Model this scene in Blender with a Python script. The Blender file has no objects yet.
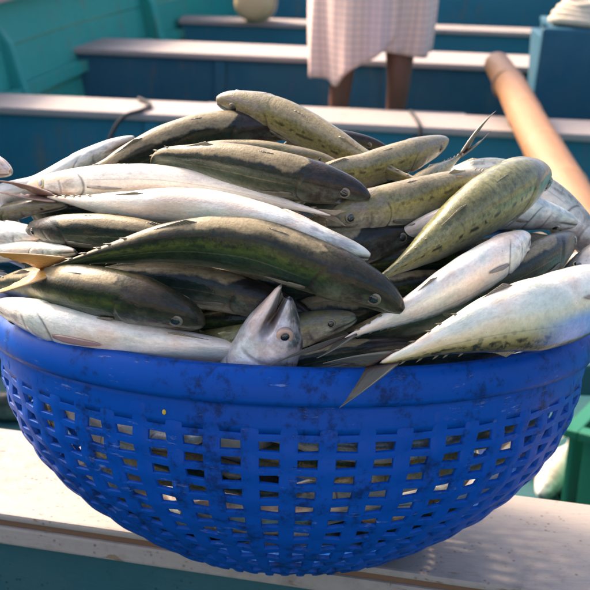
import bpy, bmesh, math, random
import numpy as np
from mathutils import Vector, Matrix

# ------------------------------------------------------------------ camera, sky, sun, exposure
scene = bpy.context.scene
COL = scene.collection
R = math.radians
PITCH, ROLL = R(20), .0319
cam_data = bpy.data.cameras.new('camera')
cam = bpy.data.objects.new('camera', cam_data); COL.objects.link(cam)
fw = Vector((0, math.cos(PITCH), -math.sin(PITCH)))
r0 = Vector((1, 0, 0)); u0 = Vector((0, math.sin(PITCH), math.cos(PITCH)))
rc = math.cos(ROLL) * r0 + math.sin(ROLL) * u0
uc = math.cos(ROLL) * u0 - math.sin(ROLL) * r0
m3 = Matrix((rc, uc, -fw)).transposed()
cam.matrix_world = Matrix.Translation((.001, -1.022, .617)) @ m3.to_4x4()
cam_data.sensor_width = 36; cam_data.lens = 36 * 1200 / 590
cam_data.clip_start = .02; cam_data.clip_end = 3000
cam_data.dof.use_dof = True
cam_data.dof.focus_distance = .94
cam_data.dof.aperture_fstop = 15.0
scene.camera = cam

SUN_EL, SUN_AZ = R(41), R(-50)          # azimuth measured from +Y towards +X
world = bpy.data.worlds.new('World'); scene.world = world; world.use_nodes = True
wn = world.node_tree
bg = wn.nodes['Background']; sky = wn.nodes.new('ShaderNodeTexSky')
sky.sky_type = 'NISHITA'; sky.sun_disc = False
sky.sun_elevation = SUN_EL; sky.sun_rotation = SUN_AZ
sky.air_density = .6; sky.dust_density = 5.0; sky.ozone_density = .6
wn.links.new(sky.outputs[0], bg.inputs[0]); bg.inputs[1].default_value = .15
sl = bpy.data.lights.new('sun', 'SUN'); sl.energy = 1.5; sl.angle = R(11); sl.color = (1, .82, .60)
sun = bpy.data.objects.new('sun', sl); COL.objects.link(sun)
sd = Vector((math.sin(SUN_AZ) * math.cos(SUN_EL), math.cos(SUN_AZ) * math.cos(SUN_EL), math.sin(SUN_EL)))
sun.rotation_euler = sd.to_track_quat('Z', 'Y').to_euler(); sun.location = sd * 20
vs = scene.view_settings
vs.view_transform = 'Standard'; vs.look = 'None'; vs.gamma = 1.0; vs.exposure = 1.88
scene.cycles.max_bounces = 8

rng = random.Random(7)

# ------------------------------------------------------------------ node helpers
class NT:
    def __init__(s, name):
        s.m = bpy.data.materials.new(name); s.m.use_nodes = True
        s.t = s.m.node_tree; s.b = s.t.nodes['Principled BSDF']
    def put(s, sock, v):
        if isinstance(v, bpy.types.NodeSocket): s.t.links.new(v, sock)
        elif v is not None:
            if sock.type == 'RGBA' and not hasattr(v, '__len__'): v = (v, v, v, 1)
            elif sock.type == 'RGBA' and len(v) == 3: v = (*v, 1)
            sock.default_value = v
    def math(s, op, a, b=None, c=None, clamp=False):
        n = s.t.nodes.new('ShaderNodeMath'); n.operation = op; n.use_clamp = clamp
        for i, v in enumerate((a, b, c)): s.put(n.inputs[i], v)
        return n.outputs[0]
    def mix(s, f, a, b, mode='MIX'):
        n = s.t.nodes.new('ShaderNodeMix'); n.data_type = 'RGBA'; n.blend_type = mode
        s.put(n.inputs[0], f); s.put(n.inputs[6], a); s.put(n.inputs[7], b)
        return n.outputs[2]
    def noise(s, vec, scale, detail=4, rough=.55, w=None, dist=0):
        n = s.t.nodes.new('ShaderNodeTexNoise')
        if w is not None: n.noise_dimensions = '4D'; s.put(n.inputs['W'], w)
        s.put(n.inputs['Vector'], vec); s.put(n.inputs['Scale'], scale)
        s.put(n.inputs['Detail'], detail); s.put(n.inputs['Roughness'], rough); s.put(n.inputs['Distortion'], dist)
        return n.outputs[0]
    def voronoi(s, vec, scale, feature='F1'):
        n = s.t.nodes.new('ShaderNodeTexVoronoi'); n.feature = feature
        s.put(n.inputs['Vector'], vec); s.put(n.inputs['Scale'], scale)
        return n.outputs[0]
    def ramp(s, f, stops, interp='LINEAR'):
        n = s.t.nodes.new('ShaderNodeValToRGB'); cr = n.color_ramp; cr.interpolation = interp
        while len(cr.elements) < len(stops): cr.elements.new(.5)
        for e, (p, c) in zip(cr.elements, stops):
            e.position = p; e.color = (*c, 1) if hasattr(c, '__len__') else (c, c, c, 1)
        s.put(n.inputs[0], f); return n.outputs[0]
    def step(s, v, lo, hi):
        n = s.t.nodes.new('ShaderNodeMapRange'); n.interpolation_type = 'SMOOTHSTEP'
        s.put(n.inputs[0], v); n.inputs[1].default_value = lo; n.inputs[2].default_value = hi
        return n.outputs[0]
    def obj(s):
        n = s.t.nodes.new('ShaderNodeTexCoord'); return n.outputs['Object']
    def world(s):
        n = s.t.nodes.new('ShaderNodeNewGeometry'); return n.outputs['Position']
    def rand(s):
        n = s.t.nodes.new('ShaderNodeObjectInfo'); return n.outputs['Random']
    def attr(s, name):
        n = s.t.nodes.new('ShaderNodeAttribute'); n.attribute_name = name; return n.outputs['Vector']
    def sep(s, v):
        n = s.t.nodes.new('ShaderNodeSeparateXYZ'); s.put(n.inputs[0], v); return n.outputs
    def comb(s, x, y, z=0.0):
        n = s.t.nodes.new('ShaderNodeCombineXYZ')
        for i, v in enumerate((x, y, z)): s.put(n.inputs[i], v)
        return n.outputs[0]
    def vscale(s, v, k):
        n = s.t.nodes.new('ShaderNodeVectorMath'); n.operation = 'MULTIPLY'
        s.put(n.inputs[0], v); n.inputs[1].default_value = k; return n.outputs[0]
    def bump(s, h, strength, dist, nrm=None):
        n = s.t.nodes.new('ShaderNodeBump'); n.inputs['Strength'].default_value = strength
        n.inputs['Distance'].default_value = dist; s.put(n.inputs['Height'], h)
        if nrm is not None: s.put(n.inputs['Normal'], nrm)
        return n.outputs[0]
    def out(s, color=None, rough=None, normal=None, **kw):
        b = s.b.inputs
        if color is not None: s.put(b['Base Color'], color)
        if rough is not None: s.put(b['Roughness'], rough)
        if normal is not None: s.put(b['Normal'], normal)
        for k, v in kw.items(): s.put(b[k.replace('_', ' ')], v)
        return s.m

# ------------------------------------------------------------------ materials
def painted_wood(name, paint, under=(.16, .085, .045), dirt=(.12, .09, .07), wear=.60, dirtamt=.6, rough=.55, axis='X', rust=0.):
    n = NT(name); p = n.obj()
    st = (2.2, 11, 11) if axis == 'X' else (14, 14, 1.2)
    grain = n.noise(n.vscale(p, st), 9, 6, .65)
    big = n.noise(p, 3.1, 5, .6); fine = n.noise(p, 55, 5, .7)
    speck = n.voronoi(p, 140)
    d = n.step(n.math('ADD', n.math('MULTIPLY', big, .55), n.math('MULTIPLY', fine, .45)), .50, .72)
    col = n.mix(n.math('MULTIPLY', d, dirtamt), paint, n.mix(.45, paint, dirt))
    tone = n.noise(p, 11, 3)
    col = n.mix(n.math('MULTIPLY', tone, .22), col, n.mix(.5, paint, (.35, .28, .22)))
    spk = n.math('MULTIPLY', n.step(speck, .30, .12), n.step(n.noise(p, 20, 3), .47, .62))
    col = n.mix(n.math('MULTIPLY', spk, .75), col, dirt)
    chip = n.step(n.math('ADD', n.math('MULTIPLY', grain, .6), n.math('MULTIPLY', n.noise(p, 26, 6, .7), .4)), wear, wear + .035)
    col = n.mix(chip, col, n.mix(grain, under, (.30, .20, .13)))
    if rust:
        rs_ = n.math('ADD', n.math('MULTIPLY', n.noise(n.vscale(p, (9, 9, .9)), 1.6, 5, .6), .6), n.math('MULTIPLY', n.noise(p, 7, 5, .65), .4))
        col = n.mix(n.math('MULTIPLY', n.step(rs_, .53, .66), rust), col, n.mix(n.noise(p, 40, 3), (.10, .06, .035), (.24, .20, .15)))
        col = n.mix(n.math('MULTIPLY', n.step(n.noise(p, 2.2, 4), .45, .65), .22), col, n.mix(.25, paint, (.20, .42, .48)))
    h = n.math('SUBTRACT', n.math('ADD', n.math('MULTIPLY', grain, .5), n.math('MULTIPLY', fine, .35)), n.math('MULTIPLY', chip, .6))
    rg = n.math('ADD', rough - .1, n.math('MULTIPLY', fine, .25))
    return n.out(col, rg, n.bump(h, .45, .004), Specular_IOR_Level=.2)

WHITE = painted_wood('white_paint', (.35, .295, .25), wear=.59, dirtamt=1.3)
WHITE_FAR = painted_wood('white_paint_weathered', (.37, .30, .265), wear=.60)
BLUE = painted_wood('blue_paint', (.010, .155, .215), under=(.05, .06, .06), dirt=(.03, .05, .06), wear=.66, rough=.5, rust=.55)
DEEP = painted_wood('deep_blue_paint', (.007, .088, .140), under=(.03, .05, .06), dirt=(.02, .03, .04), wear=.68, rough=.5, rust=.55)
TEAL = painted_wood('teal_paint', (.014, .31, .26), under=(.06, .13, .12), dirt=(.03, .10, .10), wear=.68, rough=.5, rust=.55)
DTEAL = painted_wood('dark_teal_paint', (.010, .085, .098), under=(.05, .05, .045), dirt=(.015, .03, .035), wear=.66, rough=.5)
BROWN = painted_wood('bare_brown_wood', (.17, .085, .045), under=(.08, .05, .03), wear=.6, rough=.7)

def basket_mat():
    n = NT('blue_plastic'); p = n.obj()
    g1 = n.noise(n.vscale(p, (1, 1, .55)), 26, 6, .65); g2 = n.noise(p, 120, 5, .7)
    base = n.mix(n.noise(p, 5, 3), (.0005, .050, .28), (.001, .074, .37))
    grime = n.step(n.math('ADD', n.math('MULTIPLY', g1, .5), n.math('MULTIPLY', g2, .5)), .49, .64)
    col = n.mix(n.math('MULTIPLY', grime, .72), base, (.003, .008, .026))
    sc = n.noise(n.vscale(p, (16, 16, 90)), 2.2, 6, .7)
    sc2 = n.noise(p, 30, 5, .75)
    scuff = n.math('MULTIPLY', n.step(sc, .58, .66), n.step(sc2, .5, .62))
    z = n.sep(p)[2]
    col = n.mix(n.math('MULTIPLY', scuff, .5), col, (.25, .32, .50))
    rg = n.math('ADD', .30, n.math('MULTIPLY', g2, .30))
    h = n.math('ADD', n.math('MULTIPLY', g2, .5), n.math('MULTIPLY', scuff, .5))
    return n.out(col, rg, n.bump(h, .25, .0015), Specular_IOR_Level=.14)
PLASTIC = basket_mat()

def fish_mat(name, dorsal, upper, mid, flank, belly, head, dry=.0, mott=.8, stops=None, soft=.02, marks=.8, spots=.7, blue=0., metal=.30, blood=.35, rough=.34, coat=.5):
    n = NT(name); f = n.sep(n.attr('fc')); u, v, mouth = f[0], f[1], f[2]
    rnd = n.math('MULTIPLY', n.rand(), 37.0)
    q = n.comb(n.math('MULTIPLY', u, .28), n.math('MULTIPLY', v, .065), 0.0)
    warp = n.noise(q, 30, 4, .6, w=rnd)
    vv = n.math('ADD', v, n.math('MULTIPLY', n.math('SUBTRACT', warp, .5), .16))
    col = n.ramp(vv, stops or [(0, dorsal), (.16, dorsal), (.27, upper), (.36, mid), (.50, flank), (.70, belly), (1, belly)])
    # smoky blotches and streaks along the flank
    str_ = n.noise(n.vscale(q, (1, 3.2, 1)), 42, 6, .65, w=rnd)
    col = n.mix(n.math('MULTIPLY', n.step(str_, .45, .70), .38), col, n.mix(.5, mid, (.22, .17, .11)) if mott < .5 else n.mix(.35, mid, flank))
    # scribbled dark marks on the back
    sc = n.noise(n.vscale(q, (1.7, 1, 1)), 130, 4, .6, w=rnd, dist=.6)
    mk = n.math('MULTIPLY', n.step(sc, .50, .60), n.step(vv, .40, .28))
    col = n.mix(n.math('MULTIPLY', mk, marks), col, (.010, .014, .012))
    # row of dark dashes beside the lateral line
    wav = n.math('SINE', n.math('ADD', n.math('MULTIPLY', u, 92), n.math('MULTIPLY', warp, 22)))
    line = n.math('ABSOLUTE', n.math('SUBTRACT', v, n.math('ADD', .345, n.math('MULTIPLY', n.math('SUBTRACT', warp, .5), .10))))
    dash = n.math('MULTIPLY', n.math('MULTIPLY', n.step(line, .042, .006), n.step(wav, -.3, .8)), n.math('MULTIPLY', n.step(u, .26, .33), n.step(u, .98, .90)))
    col = n.mix(n.math('MULTIPLY', dash, spots), col, (.014, .016, .016))
    # thin lateral line
    ll = n.math('ABSOLUTE', n.math('SUBTRACT', v, .44))
    col = n.mix(n.math('MULTIPLY', n.math('MULTIPLY', n.step(ll, .012, .003), n.step(u, .24, .3)), .35), col, (.20, .15, .09))
    # spots below
    vo = n.voronoi(n.vscale(q, (1, 1.3, 1)), 120)
    sp = n.math('MULTIPLY', n.step(vo, .34, .2), n.math('MULTIPLY', n.step(v, .50, .40), n.step(v, .2, .28)))
    col = n.mix(n.math('MULTIPLY', sp, spots * .6), col, (.03, .033, .026))
    # head
    hm = n.step(u, .25, .19)
    hn = n.noise(q, 75, 5, .65, w=rnd)
    hcol = n.mix(n.step(v, .30, .52), n.mix(n.step(hn, .42, .6), head, dorsal), n.mix(n.step(hn, .40, .62), n.mix(.35, belly, flank) if mott < .5 else n.mix(.35, flank, belly), n.mix(.4 if mott < .5 else .12, head, (.42, .30, .27))))
    col = n.mix(n.math('MULTIPLY', hm, .85), col, hcol)
    # gill edge
    # blue iridescence behind the cheek
    if blue > 0:
        bm_ = n.math('MULTIPLY', n.math('MULTIPLY', n.step(u, .06, .12), n.step(u, .58, .40)), n.math('MULTIPLY', n.step(v, .20, .28), n.step(v, .56, .44)))
        col = n.mix(n.math('MULTIPLY', bm_, blue), col, n.mix(hn, (.06, .15, .55), (.36, .48, .72)))
    # sheen tints on the pale skin
    tn = n.noise(q, 20, 3, .5, w=n.math('ADD', rnd, 5))
    col = n.mix(n.math('MULTIPLY', n.math('MULTIPLY', n.step(v, .40, .6), n.step(tn, .46, .62)), .55 if mott < .5 else .06), col, (.72, .48, .32))
    col = n.mix(n.math('MULTIPLY', n.math('MULTIPLY', n.step(v, .40, .6), n.step(tn, .52, .36)), .45 if mott < .5 else .04), col, (.46, .58, .48))
    # dried film on the back with a torn edge
    dm = None
    if dry > 0:
        dv = n.math('ADD', v, n.math('MULTIPLY', n.math('SUBTRACT', n.noise(n.vscale(q, (1, .6, 1)), 34, 5, .6, w=n.math('ADD', rnd, 15)), .5), .42))
        dv = n.math('ADD', dv, n.math('MULTIPLY', n.step(u, .27, .14), .6))
        dm = n.step(dv, dry + soft, dry - soft)
        edge = n.math('MULTIPLY', n.step(dv, dry + .10, dry + .02), n.step(dv, dry - .03, dry + .01))
        col = n.mix(n.math('MULTIPLY', edge, .6 if soft < .03 else .0), col, (.015, .016, .014))
        col = n.mix(n.math('MULTIPLY', dm, .72), col, n.mix(n.noise(q, 90, 5, .7, w=rnd), (.17, .13, .065), (.42, .33, .19)))
    # gill cover and cheek plate edges
    w1 = n.math('SUBTRACT', v, .52); w1 = n.math('MULTIPLY', w1, w1)
    ge = n.math('ABSOLUTE', n.math('SUBTRACT', n.math('SUBTRACT', u, .249), n.math('MULTIPLY', w1, -.34)))
    gm_ = n.math('MULTIPLY', n.step(n.math('ADD', ge, n.math('MULTIPLY', warp, .008)), .012, .003), n.math('MULTIPLY', n.step(v, .22, .32), n.step(v, .92, .8)))
    col = n.mix(n.math('MULTIPLY', gm_, .70), col, (.05, .028, .022))
    ce = n.math('ABSOLUTE', n.math('SUBTRACT', n.math('SUBTRACT', u, .165), n.math('MULTIPLY', w1, -.20)))
    col = n.mix(n.math('MULTIPLY', n.math('MULTIPLY', n.step(ce, .008, .001), n.math('MULTIPLY', n.step(v, .35, .42), n.step(v, .8, .7))), .45), col, (.07, .05, .045))
    # mottling and pores
    mot = n.noise(n.vscale(q, (1, 1.5, 1)), 210, 7, .72, w=rnd)
    col = n.mix(mott, col, n.ramp(mot, [(.28, .32), (.48, .92), (.62, 1.25), (.75, 1.5)]), 'MULTIPLY')
    big_ = n.noise(q, 16, 4, .6, w=n.math('ADD', rnd, 21))
    col = n.mix(mott * .7, col, n.ramp(big_, [(.30, .50), (.5, 1.0), (.7, 1.35)]), 'MULTIPLY')
    por = n.voronoi(n.vscale(q, (1, 1.0, 1)), 330)
    col = n.mix(n.math('MULTIPLY', n.math('MULTIPLY', n.step(por, .22, .10), n.step(mot, .50, .62)), .45), col, (.03, .025, .02))
    # blood stains
    bl = n.noise(q, 24, 5, .6, w=n.math('ADD', rnd, 9))
    bm2 = n.math('MULTIPLY', n.step(bl, .60, .74), n.math('ADD', .35, n.math('MULTIPLY', hm, .65)))
    col = n.mix(n.math('MULTIPLY', bm2, blood), col, (.30, .075, .05))
    bl2 = n.noise(q, 160, 3, .5, w=n.math('ADD', rnd, 3))
    col = n.mix(n.math('MULTIPLY', n.step(bl2, .71, .77), blood), col, (.20, .05, .03))
    col = n.mix(mouth, col, (.016, .008, .007))
    scl = n.voronoi(n.vscale(q, (1, 1, 1)), 520)
    wr = n.noise(n.vscale(q, (1, .35, 1)), 180, 3, .6, w=rnd)
    h = n.math('ADD', n.math('MULTIPLY', scl, .60), n.math('ADD', n.math('MULTIPLY', wr, .7), n.math('MULTIPLY', str_, .5)))
    rg = n.math('ADD', rough - .10, n.math('MULTIPLY', n.noise(q, 60, 4, .6, w=rnd), .24))
    if dm is not None: rg = n.math('ADD', rg, n.math('MULTIPLY', dm, .16))
    met = n.math('MULTIPLY', n.step(v, .22, .45), metal)
    hs = n.math('ADD', h, n.math('MULTIPLY', mot, .9))
    ctn = n.bump(n.math('ADD', n.math('MULTIPLY', scl, .5), n.math('MULTIPLY', wr, .8)), .16, .0010)
    return n.out(col, rg, n.bump(hs, .20, .0012), Metallic=met, Specular_IOR_Level=.24 if coat > .4 else .12, Coat_Weight=coat * .9, Coat_Roughness=.09, Coat_Normal=ctn)

FM = {
 'green': fish_mat('green_fish_skin', (.012, .017, .012), (.008, .022, .011), (.030, .062, .014), (.060, .082, .026), (.38, .39, .27), (.040, .030, .020), stops=[(0, (.115, .090, .048)), (.10, (.085, .068, .036)), (.19, (.018, .017, .011)), (.26, (.016, .024, .010)), (.34, (.075, .095, .022)), (.43, (.026, .052, .022)), (.55, (.012, .026, .016)), (.66, (.10, .12, .07)), (.80, (.42, .42, .32)), (1, (.5, .5, .42))], dry=.09, soft=.035, coat=.35, marks=.55, spots=.6),
 'dark': fish_mat('dark_fish_skin', (.016, .017, .015), (.008, .014, .012), (.016, .030, .022), (.050, .072, .050), (.34, .35, .27), (.036, .026, .022), dry=.22, soft=.035, coat=.35, marks=.7, spots=.6),
 'olive': fish_mat('olive_fish_skin', (.17, .145, .060), (.17, .150, .052), (.26, .225, .080), (.34, .30, .15), (.62, .58, .48), (.19, .15, .11), dry=.17, soft=.06, marks=.30, spots=.75, metal=.2),
 'spotted': fish_mat('spotted_fish_skin', (.16, .150, .060), (.17, .165, .062), (.26, .24, .090), (.37, .35, .19), (.66, .63, .54), (.13, .12, .105), marks=.35, spots=.95, metal=.2),
 'white': fish_mat('white_fish_skin', (.09, .105, .10), (.20, .23, .22), (.48, .50, .48), (.80, .73, .61), (.92, .83, .70), (.34, .32, .32), mott=.34, marks=.4, spots=.35, metal=.12, blood=.45),
 'pale': fish_mat('pale_fish_skin', (.14, .15, .12), (.30, .31, .25), (.52, .52, .45), (.78, .71, .58), (.90, .81, .67), (.34, .29, .23), mott=.34, marks=.4, spots=.4, metal=.12, blood=.45),
 'bleached': fish_mat('bleached_fish_skin', (.62, .55, .46), (.70, .64, .56), (.82, .75, .63), (.86, .78, .66), (.90, .82, .70), (.55, .36, .20), mott=.34, marks=.12, spots=.12, metal=.08, blood=.5),
 'head': fish_mat('upright_fish_skin', (.05, .06, .06), (.16, .15, .14), (.44, .42, .42), (.62, .60, .62), (.76, .71, .70), (.42, .37, .36), mott=.34, marks=.5, spots=.4, metal=.2, blood=.45),
 'big': fish_mat('silvery_fish_skin', (.050, .050, .028), (.12, .10, .035), (.42, .32, .12), (.74, .62, .38), (.94, .85, .68), (.50, .48, .46), mott=.34, marks=.9, spots=.8, blue=.95, metal=.18, blood=.25),
}
def fin_mat(name, a, b):
    n = NT(name); f = n.sep(n.attr('fc'))
    q = n.comb(n.math('MULTIPLY', f[0], 1.0), n.math('MULTIPLY', f[1], 9.0), 0.0)
    ray = n.math('SINE', n.math('MULTIPLY', f[1], 95.0))
    ns = n.noise(q, 4, 5, .65)
    col = n.mix(n.step(ns, .35, .7), a, b)
    col = n.mix(n.math('MULTIPLY', n.step(f[1], .86, .98), .6), col, n.mix(.5, a, (.6, .55, .42)))
    col = n.mix(n.math('MULTIPLY', n.step(f[0], .16, .02), .6), col, (.10, .03, .02))
    col = n.mix(n.math('MULTIPLY', n.step(ray, .0, .9), .55), col, n.mix(.5, b, (.03, .02, .015)))
    return n.out(col, .38, n.bump(ray, .5, .0006), Transmission_Weight=0., Subsurface_Weight=.0, Coat_Weight=.2)
FIN = {
 'yellow': fin_mat('yellow_fin', (.62, .33, .04), (.40, .16, .02)),
 'red': fin_mat('reddish_fin', (.40, .24, .17), (.26, .11, .07)),
 'grey': fin_mat('grey_fin', (.10, .098, .07), (.035, .035, .028)),
 'tan': fin_mat('tan_fin', (.36, .29, .17), (.17, .13, .08)),
 'pink': fin_mat('pink_fin', (.55, .26, .23), (.48, .34, .30)),
 'pale': fin_mat('pale_fin', (.46, .40, .33), (.33, .25, .20)),
 'dim': fin_mat('dim_fin', (.20, .18, .11), (.11, .095, .06)),
 'dark': fin_mat('dark_fin', (.05, .052, .05), (.02, .02, .02)),
}
def plain(name, c, rough=.5, **kw):
    n = NT(name); p = n.obj(); k = n.noise(p, 300, 3)
    return n.out(n.mix(n.math('MULTIPLY', k, .35), c, [x * .55 for x in c]), rough, **kw)
IRISR = plain('iris_reddish', (.56, .36, .26), .18, Coat_Weight=.8)
IRIS = plain('iris', (.62, .52, .40), .22, Coat_Weight=.6, Metallic=.15)
IRISD = plain('iris_dark', (.17, .14, .09), .22, Coat_Weight=.6)
IRISY = plain('iris_yellow', (.62, .52, .25), .22, Coat_Weight=.6, Metallic=.15)
PUPIL = plain('pupil', (.012, .013, .016), .08, Coat_Weight=.8)
CLOUDY = plain('clouded_pupil', (.42, .38, .34), .2, Coat_Weight=.8)

# ------------------------------------------------------------------ object helpers
def tag(o, label=None, cat=None, group=None, kind=None):
    for k, v in (('label', label), ('category', cat), ('group', group), ('kind', kind)):
        if v: o[k] = v
    return o
def empty(name, loc=(0, 0, 0)):
    o = bpy.data.objects.new(name, None); o.location = loc; o.empty_display_size = .05; COL.objects.link(o); return o
def link(name, me, mat, parent=None, smooth=True):
    if mat is not None and not me.materials: me.materials.append(mat)
    if smooth: me.polygons.foreach_set('use_smooth', [True] * len(me.polygons))
    if name in ('upright_strip', 'woven_band'): me.set_sharp_from_angle(angle=R(38))
    o = bpy.data.objects.new(name, me); COL.objects.link(o)
    if parent is not None:
        o.parent = parent; o.matrix_parent_inverse = Matrix.Translation(parent.location).inverted() if parent.type == 'EMPTY' else Matrix.Identity(4)
    return o
def mesh_np(name, V, F, attr=None):
    me = bpy.data.meshes.new(name)
    me.from_pydata([tuple(map(float, v)) for v in V], [], [tuple(map(int, f)) for f in F])
    if attr is not None:
        a = me.attributes.new('fc', 'FLOAT_VECTOR', 'POINT'); a.data.foreach_set('vector', np.asarray(attr, np.float32).ravel())
    me.update(); return me
def bm_obj(name, bm, mat, parent=None, smooth=False, bevel=0, seg=2):
    if bevel:
        bmesh.ops.bevel(bm, geom=[e for e in bm.edges if e.calc_face_angle(0) > .5], offset=bevel, segments=seg, affect='EDGES', profile=.6)
    me = bpy.data.meshes.new(name); bm.to_mesh(me); bm.free()
    return link(name, me, mat, parent, smooth)
def box(name, mat, parent, lo, hi, yaw=0, bevel=.003, cuts=0):
    """box from lo to hi in a frame centred on its middle and turned by yaw"""
    c = [(a + b) / 2 for a, b in zip(lo, hi)]; d = [b - a for a, b in zip(lo, hi)]
    bm = bmesh.new(); bmesh.ops.create_cube(bm, size=1)
    bmesh.ops.scale(bm, vec=d, verts=bm.verts)
    bmesh.ops.rotate(bm, cent=(0, 0, 0), matrix=Matrix.Rotation(yaw, 3, 'Z'), verts=bm.verts)
    bmesh.ops.translate(bm, vec=c, verts=bm.verts)
    return bm_obj(name, bm, mat, parent, False, bevel)
def prism(name, mat, parent, poly, thick, org, ax, ay, bevel=.004):
    """polygon (a,b) in the plane org + a*ax + b*ay, extruded by thick along ax x ay"""
    ax, ay, org = Vector(ax).normalized(), Vector(ay).normalized(), Vector(org); nz = ax.cross(ay)
    bm = bmesh.new()
    lo = [bm.verts.new(org + ax * a + ay * b) for a, b in poly]
    hi = [bm.verts.new(org + ax * a + ay * b + nz * thick) for a, b in poly]
    bm.faces.new(lo[::-1]); bm.faces.new(hi)
    k = len(poly)
    for i in range(k): bm.faces.new((lo[i], lo[(i + 1) % k], hi[(i + 1) % k], hi[i]))
    bmesh.ops.recalc_face_normals(bm, faces=bm.faces)
    return bm_obj(name, bm, mat, parent, False, bevel)
def catmull(P, n):
    P = np.asarray(P, float); Q = np.vstack([2 * P[0] - P[1], P, 2 * P[-1] - P[-2]])
    out = []
    for i in range(len(P) - 1):
        p0, p1, p2, p3 = Q[i:i + 4]
        for t in np.linspace(0, 1, 24, endpoint=False):
            out.append(.5 * (2 * p1 + (p2 - p0) * t + (2 * p0 - 5 * p1 + 4 * p2 - p3) * t * t + (3 * p1 - p0 - 3 * p2 + p3) * t ** 3))
    out.append(P[-1]); out = np.array(out)
    s = np.r_[0, np.cumsum(np.linalg.norm(np.diff(out, axis=0), axis=1))]
    if np.isscalar(n): q = np.linspace(0, 1, n)
    else: q = np.asarray(n)
    return np.stack([np.interp(q * s[-1], s, out[:, k]) for k in range(3)], 1), s[-1]
def tube(name, mat, parent, pts, rad, seg=12, n=40, closed_ends=True, rfun=None):
    P, L = catmull(pts, n); T = np.gradient(P, axis=0); T /= np.linalg.norm(T, axis=1)[:, None]
    a = np.array([0, 0, 1.]) if abs(T[0][2]) < .9 else np.array([1., 0, 0])
    V = []
    for i in range(n):
        b = a - T[i] * (a @ T[i]); b /= np.linalg.norm(b); a = b; c = np.cross(T[i], b)
        for k in range(seg):
            th = 2 * math.pi * k / seg
            r_ = (rad if np.isscalar(rad) else np.interp(i / (n - 1), np.linspace(0, 1, len(rad)), rad)) * (rfun(i / (n - 1), th) if rfun else 1)
            V.append(P[i] + r_ * (math.cos(th) * b + math.sin(th) * c))
    F = [(i * seg + k, i * seg + (k + 1) % seg, (i + 1) * seg + (k + 1) % seg, (i + 1) * seg + k) for i in range(n - 1) for k in range(seg)]
    F += [tuple(range(seg))[::-1], tuple((n - 1) * seg + k for k in range(seg))]
    return link(name, mesh_np(name, V, F), mat, parent, True)

# ------------------------------------------------------------------ ground under and around the boat
gm = NT('sand'); gp = gm.world()
SAND = gm.out(gm.mix(gm.noise(gp, 3, 8), (.30, .24, .17), (.42, .35, .26)), .9, gm.bump(gm.noise(gp, 14, 8), .6, .03))
bm = bmesh.new(); bmesh.ops.create_grid(bm, x_segments=2, y_segments=2, size=1500)
bmesh.ops.translate(bm, vec=(0, 0, -.74), verts=bm.verts)
tag(bm_obj('ground', bm, SAND), 'pale sand under the boat', None, None, 'structure')

# ------------------------------------------------------------------ the boat
boat = tag(empty('fishing_boat', (0, 2.4, -.62)), 'blue and teal open wooden fishing boat with white topped benches', 'boat')
# hull sides: lofted planks, curved in plan towards the bow
SIDE = [(-1.10, -1.8), (-1.16, -.6), (-1.17, .6), (-1.10, 1.8), (-1.01, 2.7), (-.86, 3.6), (-.58, 4.55), (-.20, 5.6), (-.02, 6.1)]
SIDE_R = [(1.42, -1.8), (1.47, -.6), (1.50, .6), (1.51, 1.8), (1.52, 2.7), (1.52, 3.6), (1.50, 4.55), (1.44, 5.6), (1.36, 6.1)]
def hull_row(side, z0, z1, flare0, flare1, mat, name, out=.0, th=.03):
    P, _ = catmull([(x, y, 0) for x, y in (SIDE if side < 0 else SIDE_R)], 50)
    T = np.gradient(P, axis=0); T /= np.linalg.norm(T, axis=1)[:, None]
    N = np.stack([-T[:, 1], T[:, 0], 0 * T[:, 0]], 1) * -side
    V = []
    for i in range(50):
        for o_, z, fl in ((out, z0, flare0), (out, z1, flare1), (out + th, z1, flare1), (out + th, z0, flare0)):
            q = P[i] + N[i] * (o_ + fl); V.append((q[0], q[1], z))
    F = [(i * 4 + k, i * 4 + (k + 1) % 4, i * 4 + 4 + (k + 1) % 4, i * 4 + 4 + k) for i in range(49) for k in range(4)] + [(0, 1, 2, 3), (199, 198, 197, 196)]
    me = mesh_np(name, V, F); b = bmesh.new(); b.from_mesh(me); bmesh.ops.recalc_face_normals(b, faces=b.faces); b.to_mesh(me); b.free()
    return link(name, me, mat, boat, False)
for sgn in (-1, 1):
    zs = [-.62, -.40, -.19, .0, .16]
    for k in range(4):
        hull_row(sgn, zs[k] + .003, zs[k + 1] - .003, -.10 + .035 * k, -.10 + .035 * (k + 1), TEAL if sgn < 0 else BLUE, 'hull_plank')
    hull_row(sgn, .158, .185, .0, .0, WHITE_FAR, 'gunwale', out=-.03, th=.11)
    hull_row(sgn, -.165, -.125, -.025, -.022, TEAL, 'stringer', out=-.035, th=.03)
# floor boards
for k in range(11):
    x0 = -1.0 + k * .222
    box('floor_board', DTEAL, boat, (x0, -1.5, -.60), (x0 + .214, 5.0, -.575), 0, .004)
# frames (knees) on the left side
def knee(x, y, w, yaw, mat):
    ax = Vector((math.cos(yaw), math.sin(yaw), 0))
    poly = [(-.20, -.57), (w + .03, -.57), (w, -.23), (w - .07, .02), (w - .11, .075), (w - .17, .098), (-.20, .11)]
    prism('knee', mat, boat, poly, .05, (x, y, 0), ax, (0, 0, 1), .012)
knee(-1.075, 2.98, .19, 0, TEAL)
knee(-.66, 4.25, .10, -.35, TEAL)

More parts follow.
